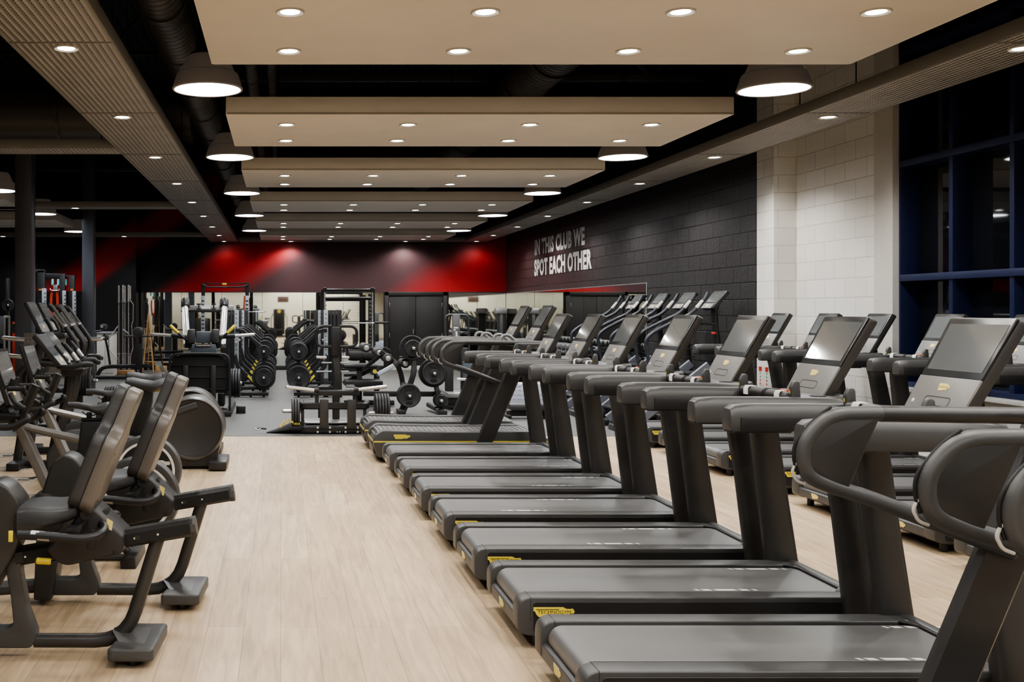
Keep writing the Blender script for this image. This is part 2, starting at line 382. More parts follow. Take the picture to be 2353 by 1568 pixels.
# back wall: with doorway zone covered by the door set
o=M().box(-3.92,7.5,YB,YB+.2,0,ZT,0).done('wall_back',MUR,smooth=False); struct(o)
o=M().box(XL,-3.92,YB-.7,YB+.2,0,ZT,0).done('wall_back_recess',MUR,smooth=False); struct(o)
# right: black block wall, white pier, white wall, window wall
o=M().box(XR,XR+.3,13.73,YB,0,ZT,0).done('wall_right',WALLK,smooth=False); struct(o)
o=M().box(XR,XR+.6,13.26,13.73,0,ZT,0).done('wall_right_pier',WALLW,smooth=False); struct(o)
o=M().box(6.55,6.9,11.5,13.26,0,ZT,0).done('wall_right_white',WALLW,smooth=False); struct(o)
o=M().box(6.55,6.9,YF,11.15,0,.82,0).done('wall_right_sill',WALLW,smooth=False); struct(o)
o=M().box(6.53,6.9,11.15,11.5,0,ZT,.004).done('trim_1',MULL,smooth=False); struct(o)
o=M().box(6.45,6.75,YF,11.15,.815,.85,.004).done('trim_2',MULL,smooth=False); struct(o)
o=M().box(XL-.2,XL,YF,YB,0,ZT,0).done('wall_left',DARKW,smooth=False); struct(o)
o=M().box(XL,7.5,YF-.2,YF,0,4.2,0).done('wall_front',PANEL,smooth=False); struct(o)
o=M().box(XL,7.5,YF-.2,YF,4.2,ZT,0).done('wall_front_upper',DARKW,smooth=False); struct(o)
# windows: deep blue mullions, dark glass
zb=[.86,1.99,3.2,4.4,5.6]
ys=[11.15-.86*i for i in range(24)]
ys=[y for y in ys if y>YF+.1]
k=0
for bay in range(0,len(ys)-1,4):
    a=ys[bay]; e=ys[min(bay+4,len(ys)-1)]
    k+=1
    w=thing('window_%d'%k,'x','window'); del w['label']; del w['category']; w['kind']='structure'
    fr=M()
    for j in range(bay,min(bay+4,len(ys)-1)+1):
        fr.box(6.6,6.82,ys[j]-.03,ys[j]+.03,.85,6.6,.003)
    for z in zb: fr.box(6.58,6.82,e+.03,a-.03,z-.03,z+.04,.003)
    fr.done('window_frame',BLUE,w)
    M().quad((6.80,a,.86),(6.80,e,.86),(6.80,e,6.6),(6.80,a,6.6)).done('window_pane',GLZ,w,smooth=False,flip=False)
# mirrors
def mirror(nm,n,pts):
    pass
w=thing('wall_mirror','tall mirrored panels along the back wall left of the double door','mirror')
def mir_panels(w,x0,x1,y,z0,z1,axis='X',n=5,rev=1):
    m=M(); s=M()
    st=(x1-x0)/n
    for i in range(n):
        a=x0+i*st+.004; b=x0+(i+1)*st-.004
        if axis=='X': m.box(a,b,y-.008,y-.002,z0,z1,0)
        else: m.box(y-.008,y-.002,a,b,z0,z1,0)
    m.done('mirror_glass',MIR,w,smooth=False)
    if axis=='X': s.box(x0,x1,y-.012,y-.002,z1,z1+.02,.002).box(x0,x1,y-.03,y-.002,0.0,z0,.004)
    else: s.box(y-.012,y-.002,x0,x1,z1,z1+.02,.002).box(y-.02,y-.002,x0-.02,x0,z0,z1+.02,.002)
    s.done('edge_strip',STEEL if axis=='Y' else DRK,w)
mir_panels(w,-3.88,2.86,YB,.12,2.15,'X',6)
w=thing('wall_mirror','narrow mirrored panel in the back right corner beside the double door','mirror')
mir_panels(w,4.66,6.25,YB,.12,2.15,'X',2)
w=thing('wall_mirror','long mirror on the black block wall behind the stair climbers','mirror')
mir_panels(w,17.84,28.98,XR,.12,2.11,'Y',9)
# door
d=struct(thing('door_1','x','door')); del d['label']; del d['category']
M().box(2.88,2.99,YB-.10,YB,0,2.17,.008).box(4.50,4.62,YB-.10,YB,0,2.17,.008).box(2.88,4.62,YB-.10,YB,2.06,2.17,.008).done('door_frame',DRK,d)
for sx,nm in ((2.99,0),(3.745,1)):
    lf=M().box(sx+.004,sx+.75,YB-.06,YB-.012,.12,2.06,.006).done('door_leaf',DRK,d)
    M().box(sx+.02 if nm==0 else sx+.72,sx+.035 if nm==0 else sx+.735,YB-.075,YB-.058,1.75,1.87,.002).box(sx+.02 if nm==0 else sx+.72,sx+.035 if nm==0 else sx+.735,YB-.075,YB-.058,.9,1.02,.002).done('hinge',STEEL,lf)
    M().box(sx+.01,sx+.74,YB-.065,YB-.01,0.004,.12,.003).done('kick_plate',WPNT,lf)
    if nm==0: M().cyl((sx+.68,YB-.09,1.0),(sx+.68,YB-.09,1.14),.012).cyl((sx+.66,YB-.06,.86),(sx+.66,YB-.09,.86),.02).done('door_handle',STEEL,lf)
# wall lettering
m=M()
m.text('IN THIS CLUB WE',(XR-.004,25.7,3.0),(0,-1,0),(0,0,1),.385,4.22,.004,.045)
m.text('SPOT EACH OTHER',(XR-.004,25.75,2.49),(0,-1,0),(0,0,1),.41,4.75,.004,.045)
tag(m.done('wall_lettering',WHT,smooth=False,flip=False),'white painted slogan lettering on the black block wall','lettering')
# poster frames and signs on the far wall behind the camera (seen in mirrors)
m=M().box(-.2,.5,YF,YF+.02,2.2,2.55,.003); tag(m.done('wall_sign',mat('dark_sign',(.08,.04,.035),.5)),'small dark sign on the cream wall seen in the mirror','sign')
m=M().lathe([(0,.03),(.16,.03),(.16,0)],(2.6,YF,1.9),'Y'); tag(m.done('wall_clock',RED),'round red disc on the cream wall seen in the mirror','clock')
# steel columns
for i,(X,Y) in enumerate(((-3.67,15.0),(-3.93,21.4))):
    c=M()
    c.box(X-.115,X+.115,Y-.125,Y-.108,0,ZT,.002).box(X-.115,X+.115,Y+.108,Y+.125,0,ZT,.002).box(X-.008,X+.008,Y-.11,Y+.11,0,ZT,0)
    c.box(X-.118,X-.105,Y-.12,Y+.12,0,ZT,.002).box(X+.105,X+.12,Y-.12,Y+.12,0,ZT,.002)
    o=c.done('steel_column',mat('column_paint',(.10,.105,.125),.35,.3)); struct(o)

# ---------------------------------------------------------------- ceiling fittings
HZ=H+1.9
def spot(loc,power,col=(1,.965,.915),size=.07,ang=150,blend=.6):
    l=bpy.data.lights.new('lamp','SPOT'); l.energy=power; l.color=col; l.shadow_soft_size=size; l.spot_size=math.radians(ang); l.spot_blend=blend
    o=bpy.data.objects.new('lamp',l); C.objects.link(o); o.location=loc; return o
PW=34
dl=None
def downlight(x,y,z,label,lamp=True,power=PW):
    global dl
    if dl is None:
        dl=thing('downlight',label,'light',(x,y,z),0)
        M().lathe([(.062,-.004),(.085,-.012),(.092,-.006),(.092,.0),(.062,.0)],(0,0,0),'Z',28,True).done('trim_ring',BLOCKP,dl)
        M().lathe([(0,-.007),(.05,-.007),(.066,-.003)],(0,0,0),'Z',28).done('lens',LAMP,dl)
    else: dup(dl,(x,y,z),label)
    if lamp: spot((x,y,z-.03),power)
# rafts
def raft(x0,x1,y0,y1,label,split=True):
    r=thing('ceiling_raft',label,'ceiling panel',(0,0,0))
    a=(x1-x0)
    M().box(x0,x1,y0,y1,HZ,HZ+.012,.002).done('soffit_board',RAFT,r)
    f=M().box(x0,x1,y0-.012,y0,HZ-.004,HZ+.17,.002).box(x0,x1,y1,y1+.012,HZ,HZ+.17,.002).box(x0-.012,x0,y0,y1,HZ,HZ+.17,.002).box(x1,x1+.012,y0,y1,HZ,HZ+.17,.002)
    f.done('fascia',RAFT,r)
    M().box(x0,x1,y0-.016,y0-.011,HZ+.004,HZ+.014,0).done('shadow_line',mat('fascia_groove',(.45,.38,.28),.6),r)
    for hx in (x0+.5,(x0+x1)/2,x1-.5):
        for hy in (y0+.3,y1-.3): M().cyl((hx,hy,HZ+.01),(hx,hy,ZT),.006,n=6).done('hanger_rod',BLK,r)
RX0,RX1=-.52,4.38
LX=[.06,1.30,2.54,3.78]
pitch=4.02; ln=1.95
names=['nearest','second','third','fourth','fifth','sixth']
for k in range(-4,6):
    yf=8.05+pitch*k; yn=yf-ln
    vis=k>=0
    nm=names[k] if vis else None
    lab=('wide beige suspended ceiling raft, %s from the camera'%nm) if vis else 'beige suspended ceiling raft overhead behind the camera, %s back'%ordn(-k-1)
    raft(RX0,RX1,yn,yf,lab)
    for r,(yy) in enumerate((yn+.53, yn+1.53)):
        for c,x in enumerate(LX):
            if vis: l='round downlight in the %s ceiling raft, %s row, %s from the left'%(nm,'near' if r==0 else 'far',ordn(c))
            else: l='round downlight in the %s raft behind the camera, %s row, %s along'%(ordn(-k-1),'near' if r else 'far',ordn(c))
            downlight(x,yy,HZ,l,lamp=True,power=PW if k>-3 else PW)
# left raft over the free weights
raft(-9,-4.74,21.8,23.9,'beige suspended ceiling raft over the free weights, behind the first steel column')
downlight(-5.45,22.6,HZ,'round downlight in the left hand raft, beside the steel column',power=PW)
downlight(-5.55,23.3,HZ,'round downlight in the left hand raft, farther and lower in the photo',power=PW)
for x in (-6.8,-8.2): downlight(x,22.9,HZ,'round downlight in the left hand raft, behind the steel column, %s'%('inner' if x>-7 else 'outer'),power=PW)
raft(-9,-4.74,17.78,19.8-.1,'beige suspended ceiling raft left of the first steel column')
# service trays
def tray(nm,x0,x1,y0,y1,label):
    t=thing('service_tray',label,'cable tray',(0,0,0))
    M().box(x0,x1,y0,y1,HZ,HZ+.02,.002).done('perforated_base',PERFM,t)
    s=M()
    if (y1-y0)>(x1-x0):
        s.box(x0-.01,x0,y0,y1,HZ-.005,HZ+.10,.002).box(x1,x1+.01,y0,y1,HZ-.005,HZ+.10,.002)
        yy=y0+.6
        while yy<y1: s.box(x0,x1,yy,yy+.03,HZ-.006,HZ,.001); yy+=2.64
    else: s.box(x0,x1,y0-.01,y0,HZ-.005,HZ+.10,.002).box(x0,x1,y1,y1+.01,HZ-.005,HZ+.10,.002)
    s.done('side_rail',mat('tray_rail',(.26,.245,.22),.5,.2),t)
    yy=y0+.8
    def hr(a,b): M().cyl((a,b,HZ+.02),(a,b,ZT),.006,n=6).done('hanger_rod',BLK,t)
    if (y1-y0)>(x1-x0):
        while yy<y1: hr(x0+.03,yy); hr(x1-.03,yy); yy+=2.64
    else:
        xx=x0+.5
        while xx<x1: hr(xx,y0+.03); xx+=2.6
tray('l',-1.92,-1.19,1.5,YB-.05,'long perforated metal service tray running down the left with downlights')
tray('r',5.05,5.66,1.5,YB-.05,'long perforated metal service tray beside the block wall with downlights')
tray('c',XL,-1.93,12.2,12.65,'perforated cross tray joining the left service tray, nearest of three')
tray('c',XL,-1.93,19.1,19.55,'perforated cross tray with one downlight, middle of three on the left')
tray('c',XL,-1.93,26.5,26.95,'perforated cross tray near the back wall, farthest of three on the left')
tray('c',-1.15,5.02,28.4,28.8,'perforated tray running across just in front of the red mural')
for i in range(9):
    y=7.55+2.68*i if i<8 else 28.6
    downlight(-1.55,y,HZ,'round downlight in the long left service tray, %s from the camera'%ordn(i),power=PW if i<8 else PW*.12)
    downlight(5.36,y,HZ,'round downlight in the long right service tray, %s from the camera'%ordn(i),power=PW*(2.0 if i<8 else .2))
for i in range(2):
    downlight(-1.55,4.9-2.68*i,HZ,'round downlight in the left service tray above the camera, %s'%ordn(i)); downlight(5.36,4.9-2.68*i,HZ,'round downlight in the right service tray above the camera, %s'%ordn(i),power=PW*1.5)
for x,y,l in ((-3.8,19.32,'round downlight alone on the middle cross tray between the steel columns'),(-4.0,26.7,'round downlight on the far cross tray right of the second steel column'),(-7.1,26.7,'round downlight on the far cross tray at the left edge'),(-7.4,19.32,'round downlight on the middle cross tray at the far left'),
              (.28,28.6,'round downlight before the mural, left of the pair'),(3.42,28.6,'round downlight before the mural, right of the pair'),(-6,12.4,'round downlight on the nearest cross tray over the left aisle'),(-4,5.5,'round downlight over the cable machines beside the camera')):
    downlight(x,y,HZ,l,power=PW*(1.5 if y>28 else 1.3))
tray('c',-11,5,-8.0,-7.6,'added perforated tray holding lights before the cream wall behind the camera')
for i in range(10): downlight(-10.2+1.6*i,-7.8,HZ,'added round downlight brightening the cream wall behind the camera, %s along'%ordn(i),power=PW*1.5)  # lamps and tray added so the cream wall looks bright in the mirrors
# high bay pendants
pend=None
def pendant(x,y,label):
    global pend
    z=HZ
    if pend is None:
        pend=thing('high_bay_pendant',label,'light',(x,y,z))
        n=72; sh=M()
        prof=[(.285,0),(.30,.0),(.305,.008),(.262,.13),(.248,.145),(.235,.15),(.185,.27),(.16,.29)]
        rings=[]
        for r,h in prof:
            rings.append([Vector(((r*(1+(.012 if (j%2 and .01<h) else 0)))*math.cos(2*PI*j/n),(r*(1+(.012 if (j%2 and .01<h) else 0)))*math.sin(2*PI*j/n),h)) for j in range(n)])
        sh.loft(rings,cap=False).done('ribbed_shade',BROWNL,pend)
        M().lathe([(.16,.285),(.15,.31),(.10,.33),(.10,.48),(.06,.50),(0,.50)],(0,0,0)).done('ballast_housing',BLK,pend)
        M().lathe([(0,.0),(.15,.001),(.287,.006)],(0,0,0),'Z',40).done('lens',LAMPC,pend)
        M().cyl((0,0,.49),(0,0,3.4),.008,n=6).done('suspension_rod',BLK,pend)
    else: dup(pend,(x,y,z),label)
    spot((x,y,z-.03),75,(.86,.93,1.0),.25,150,.8)
for i in range(5):
    y=9.0+3.98*i
    pendant(-.63,y,'ribbed high bay pendant hanging left of the ceiling rafts, %s from the camera'%ordn(i))
    pendant(4.25,y,'ribbed high bay pendant hanging right of the ceiling rafts, %s from the camera'%ordn(i))
pendant(-4.5,16.6,'high bay pendant cut off by the left edge of the photo')
pendant(-4.72,20.6,'high bay pendant partly hidden by the first steel column')
pendant(-4.93,25.2,'high bay pendant partly hidden by the second steel column')
for i in range(3): pendant(-.63,1-3.98*i,'high bay pendant behind the camera on the left, %s back'%ordn(i)); pendant(4.25,1-3.98*i,'high bay pendant behind the camera on the right, %s back'%ordn(i))
# roof trusses, purlins, ducts
t=0
for i,y in enumerate((10.5,15.5,20.5,25.5)):
    m=M(); z0=5.1
    m.bar([(-12.9,y,z0),(7.3,y,z0)],.10,.10,0,(0,1,0)); m.bar([(-12.9,y,ZT-.3),(7.3,y,ZT-.3)],.10,.10,0,(0,1,0))
    x=-8.5; up=True
    while x<6.4:
        m.bar([(x,y,z0 if up else ZT-.3),(x+1.4,y,ZT-.3 if up else z0)],.06,.06,0,(0,1,0)); x+=1.4; up=not up
    tag(m.done('roof_truss',mat('truss_paint',(.07,.07,.07),.5)),'dark steel roof truss above the rafts, %s from the camera'%ordn(i),'truss')
DUCT=stripe_mat('dark_spiral_duct',(.09,.085,.08),1,.12,.004,.4,.3)
for x,z,r,l,y0,y1 in ((-.98,4.2,.19,'large dark spiral duct running beside the left tray',3,27),(-.36,4.55,.08,'thin dark pipe running beside the spiral duct',3,27),(-.12,4.7,.06,'second thin dark pipe right of the duct',3,24),(3.3,4.75,.30,'wide dark spiral duct over the right ends of the rafts',4,27)):
    m=M().cyl((x,y0,z),(x,y1,z),r,n=28)
    yy=y0+1
    while yy<y1: m.cyl((x,yy,z),(x,yy+.05,z),r*1.09,n=28); yy+=1.5
    tag(m.done('ventilation_duct',DUCT),l,'duct')
m=M().cyl((-12.5,14.2,4.35),(-1.2,14.2,4.35),.42,n=32)
for x in range(-8,-1): m.cyl((x,14.2,4.35),(x+.05,14.2,4.35),.45,n=32)
tag(m.done('ventilation_duct',DUCT),'broad dark duct crossing above the left cross trays','duct')
# ---------------------------------------------------------------- shared bits
def badge(parent,x0,x1,z0,z1,y,face=-1,mat_=YEL,letters=True,axis='Y'):
    """stepped yellow maker's plate with black lettering; lies in the XZ plane facing -Y"""
    w=x1-x0; h=z1-z0
    P=[(0,1),(.72,1),(.80,.82),(.93,.82),(.95,.88),(1,.55),(.97,.35),(.88,.35),(.82,.1),(.55,.1),(.5,0),(.12,0),(.06,.3),(.04,.55),(0,.6)]
    pts=[(x0+a*w,z0+b*h) for a,b in P]
    b=M().prism(pts,y,y+.003*face,'Y',.0004,1).done('badge',mat_,parent,smooth=False)
    if letters:
        t=M(); yy=y+.0036*face
        t.text('TECHNOGYM',(x0+.10*w,yy,z0+.34*h),(1,0,0),(0,0,1),.34*h,.80*w,.0,.0)
        t.box(x0+.06*w,x0+.62*w,yy-.0002,yy+.0002,z0+.74*h,z0+.80*h,0)
        t.done('badge_lettering',LET,b,smooth=False,flip=False)
    return b
def console_set(t,dx=0,dz=0,kind='t'):
    """tilted touch screen console. slope runs from (1.59,1.22) to (1.815,1.625)"""
    A=Vector((1.575+dx,1.205+dz)); d=Vector((.225,.405)).normalized(); nrm=Vector((-d.y,d.x)) # normal faces -x,+z
    L=.475; X3=Vector((d.x,0,d.y)); Nn=Vector((nrm.x,0,nrm.y))
    mt=Matrix(((0,X3.x,Nn.x,A.x),(1,0,0,0),(0,X3.z,Nn.z,A.y),(0,0,0,1)))
    # local: u = y (width), v = along slope, w = normal outwards
    mt=Matrix(((0,X3.x,Nn.x,A.x),(-1,0,0,0),(0,X3.z,Nn.z,A.y),(0,0,0,1)))
    def slab(pts,w0,w1,bev): return M().prism(pts,w0,w1,'Z',bev,2,mt)
    out=rpoly([(-.19,0),(.19,0),(.215,L),(-.215,L)],[.01,.01,.02,.02])
    slab(out,-.05,-.004,.006).done('console_back',GRB,t)
    bz=rpoly([(-.199,.185),(.199,.185),(.213,L-.003),(-.213,L-.003)],[.002,.002,.018,.018])
    s=slab(bz,-.005,.004,.002).done('screen_bezel',BEZ,t)
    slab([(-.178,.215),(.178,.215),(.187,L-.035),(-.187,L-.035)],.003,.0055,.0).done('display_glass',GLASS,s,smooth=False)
    p=slab(rpoly([(-.19,0),(.19,0),(.199,.183),(-.199,.183)],[.008,.008,.001,.001]),-.004,.006,.002).done('control_plate',CREAM,t)
    ring=rpoly([(-.085,.045),(.085,.045),(.085,.09),(-.085,.09)],.022,5)
    ri=rpoly([(-.081,.049),(.081,.049),(.081,.086),(-.081,.086)],.019,5)
    b=M(); k=len(ring)
    vs=[[mt@Vector((u,v,.0068)) for u,v in q] for q in (ring,ri)]
    for i in range(k): b.quad(vs[0][i],vs[0][(i+1)%k],vs[1][(i+1)%k],vs[1][i])
    b.done('tray_outline',LET,p,smooth=False)
    P=[(0,1),(.72,1),(.80,.82),(.93,.82),(1,.55),(.97,.35),(.88,.35),(.82,.1),(.55,.1),(.5,0),(.12,0),(.06,.3),(.04,.55),(0,.6)]
    bd=M().prism([(-.036+a*.072,.118+b_*.034) for a,b_ in P],.006,.0075,'Z',0,1,mt).done('badge',YELP,p,smooth=False)
    R=mt.to_3x3()
    t_=M(); t_.text('TECHNOGYM',mt@Vector((-.030,.131,.0082)),R@Vector((1,0,0)),R@Vector((0,1,0)),.009,.058,.0,.01)
    t_.done('badge_lettering',mat('badge_olive',(.35,.30,.08),.6),bd,smooth=False,flip=False)
    M().prism(circ(-.155,.06,.009,12),.006,.0072,'Z',0,1,mt).done('round_sensor',WHT,p,smooth=False)

# ---------------------------------------------------------------- treadmill
def treadmill(loc,label,mark=.55):
    t=thing('treadmill',label,'treadmill',loc)
    prof=rpoly([(0,.09),(0,.258),(1.66,.258),(1.66,.07),(.05,.07)],[.03,.075,.01,.01,.04],6)
    for s,nm in ((-1,'n'),(1,'f')):
        a,b=(-.385,-.268) if s<0 else (.268,.385)
        r=M().prism(prof,a,b,'Y',.008,3).done('side_rail',GRA,t)
        M().box(.062,.064,a-.001,b+.001,.14,.2585,0).done('rail_seam',LET,r,smooth=False)
        if s<0: M().prism(rpoly([(.075,.085),(.075,.235),(1.655,.235),(1.655,.085)],.02),-.3875,-.384,'Y',.001,1).done('side_skin',DRK,r)
    # bottom pan + rear bar with slot
    M().box(.10,1.62,-.34,.34,.05,.20,.01).done('motor_pan',DRK,t)
    rb=M().prism(rpoly([(.004,.09),(.004,.155),(.03,.165),(.07,.12),(.07,.085)],.012),-.27,.27,'Y',.001,1).done('rear_bar',GRA,t)
    y0=-.05
    xf=Matrix(((0,1,0,0.003),(-1,0,0,0),(0,0,1,0),(0,0,0,1)))
    P=[(0,1),(.72,1),(.80,.82),(.93,.82),(1,.55),(.97,.35),(.88,.35),(.82,.1),(.55,.1),(.5,0),(.12,0),(.06,.3),(.04,.55),(0,.6)]
    M().prism([(-.055+.11*a,.105+.04*b) for a,b in P],0,-.002,'Y',0,1,xf).done('badge',YELP,rb,smooth=False)
    # belt with rear roller wrap
    bt=M(); th=[(1.66,.248)]; r=.062; cx,cz=.088,.186
    for i in range(13):
        a=PI/2+i*(PI*1.0)/12; th.append((cx+r*math.cos(a),cz+r*math.sin(a)))
    th.append((.2,cz-r)); th.append((.2,.20)); th.append((1.66,.20))
    bt.prism(th[::-1],-.238,.238,'Y',0,1)
    be=bt.done('running_belt',BELT,t)
    for yy,off in ((-.212,.0),(.212,.35)):
        mk=M()
        for a,b in ((0,.016),(.035,.075),(.10,.20),(.225,.265),(.29,.306)):
            x0=mark+off; mk.prism([(x0+a,yy-.012),(x0+b,yy-.012),(x0+b-.012,yy+.012),(x0+a-.012,yy+.012)],.2482,.2488,'Z',0)
        mk.done('belt_marking',WHT,be,smooth=False)
    M().box(.05,1.64,-.27,-.238,.20,.222,0).done('belt_gap',BLK2,t,smooth=False); M().box(.05,1.64,.238,.27,.20,.222,0).done('belt_gap',BLK2,t,smooth=False)
    # front hood
    hd=M().prism(rpoly([(1.655,.07),(1.655,.262),(1.71,.265),(1.80,.20),(1.83,.09)],.02),-.385,.385,'Y',.02,3).done('front_hood',GRA,t)
    M().prism([(1.60,-.27),(1.66,-.27),(1.66,.27),(1.60,.27),(1.65,.2),(1.65,-.2)],.249,.259,'Z',.002,1).done('hood_lip',DRK,hd)
    # logo on near side
    badge(t,.075,.275,.165,.212,-.389)
    for x in (.12,1.5):
        for y in (-.3,.3): M().cyl((x,y,0),(x,y,.08),.028,bev=.004).done('foot',DRK,t)
    # posts
    for s in (-1,1):
        def sec(zf,cx,w,dy,sk=0):
            pts=[]
            for j in range(16):
                a=2*PI*j/16; c,sn=math.cos(a),math.sin(a)
                pts.append(Vector((cx+w*math.copysign(abs(c)**.5,c),s*.405+dy*math.copysign(abs(sn)**.6,sn)-s*sk,zf)))
            return pts
        p=M().loft([sec(.0,1.69,.10,.055),sec(.10,1.672,.098,.055),sec(.27,1.652,.086,.05),sec(.7,1.592,.08,.045),sec(1.0,1.545,.076,.042,.02),sec(1.14,1.525,.078,.042,.05)])
        post=p.done('upright_post',GRB,t)
        # armrest
        q=M(); X0,X1=.855,1.36; yc=s*.335
        sx=lambda x,w,z0,z1,yc:[Vector((x,yc+w*a,z0+(z1-z0)*b)) for a,b in ((-.85,0),(.85,0),(1,.15),(1,.62),(.86,.88),(.6,1),(-.6,1),(-.86,.88),(-1,.62),(-1,.15))]
        q.loft([sx(X0,.03,1.125,1.175,yc),sx(X0+.006,.048,1.108,1.205,yc),sx(X0+.03,.056,1.105,1.222,yc),sx(X0+.10,.058,1.105,1.227,yc),sx(1.2,.058,1.105,1.227,yc),sx(1.30,.058,1.105,1.225,yc),sx(1.40,.062,1.105,1.225,yc+s*.01),sx(1.55,.07,1.11,1.222,yc+s*.005),sx(1.66,.065,1.12,1.20,yc-s*.03),sx(1.70,.04,1.13,1.18,yc-s*.06)])
        arm=q.done('armrest',GRA,t)
        M().box(X0+.012,X0+.28,yc-.045,yc+.045,1.098,1.108,.003).done('armrest_underside',BLK,arm)
        M().box(X0+.045,1.40,min(yc-s*.052,yc-s*.0625),max(yc-s*.052,yc-s*.0625),1.110,1.172,.004).done('inner_trim',BLK,arm)
        # fin grip
        f=M().prism(rpoly([(1.372,1.20),(1.368,1.27),(1.385,1.305),(1.41,1.30),(1.418,1.20)],.012),s*.285-.017,s*.285+.017,'Y',.006,2).done('speed_toggle',GRA,t)
        M().box(1.366,1.370,s*.285-.002,s*.285+.002,1.24,1.255,.0).done('toggle_mark',YEL,f,smooth=False)
    # centre bar with sensors
    b=M().tube([(1.385,-.27,1.215),(1.385,.27,1.215)],.03,0,14).done('sensor_bar',DRK,t)
    for s in (-1,1):
        M().prism([(1.353,1.20),(1.353,1.232),(1.362,1.2475),(1.40,1.2475),(1.40,1.243),(1.364,1.243),(1.356,1.231),(1.356,1.20)],min(s*.15,s*.20),max(s*.15,s*.20),'Y',0).done('hand_sensor',WHT,b)
        M().cyl((1.385,-.02+s*.01-.005,1.215),(1.385,-.02+s*.01+.005,1.215),.0325).done('bar_ring',BLK2,b)
    M().box(1.392,1.410,-.24,-.13,1.243,1.251,.001).done('stop_key',RED,t)
    # console tray
    ty=M().prism(rpoly([(1.40,-.28),(1.40,.28),(1.52,.30),(1.66,.30),(1.72,.18),(1.72,-.18),(1.66,-.30),(1.52,-.30)],.03),1.165,1.222,'Z',.012,3).done('console_tray',GRA,t)
    for s in (-1,1): M().cyl((1.53,s*.24,1.205),(1.53,s*.24,1.2255),.038,n=24).done('cup_holder',BLK2,ty)
    M().prism([(1.56,1.17),(1.60,1.26),(1.66,1.36),(1.70,1.36),(1.74,1.17)],-.09,.09,'Y',.01,2).done('console_neck',DRK,t)
    console_set(t)
    return t
tm=[]
cnt=['nearest','second nearest','third','fourth','fifth','sixth','seventh and farthest']
for k in range(7):
    lab='grey treadmill in the front row beside the aisle, %s from the camera'%cnt[k]
    loc=(1.165-.0155*k,4.41+1.04*k,0)
    if k==0: T=treadmill(loc,lab,1.16); tm.append(T)
    else: tm.append(dup(T,loc,lab))
mkoff=[.0,-.28,-.55,-.9,-.30,.1,.05]
for k,t in enumerate(tm):
    for c in t.children:
        if c.name.startswith('running_belt'):
            for g in c.children: g.location.x=mkoff[k]*.8
ry=[12.88,11.85,10.75,9.70,8.55,7.45,6.4,5.3]
cn2=['farthest, beside the white pier','second farthest','third farthest','middle one','fifth from the back wall','sixth from the back wall','seventh from the back wall','nearest to the camera']
for k,y in enumerate(ry):
    dup(T,(4.40+(.02 if k%2 else -.03),y,0),'grey treadmill in the window row, %s'%cn2[k])

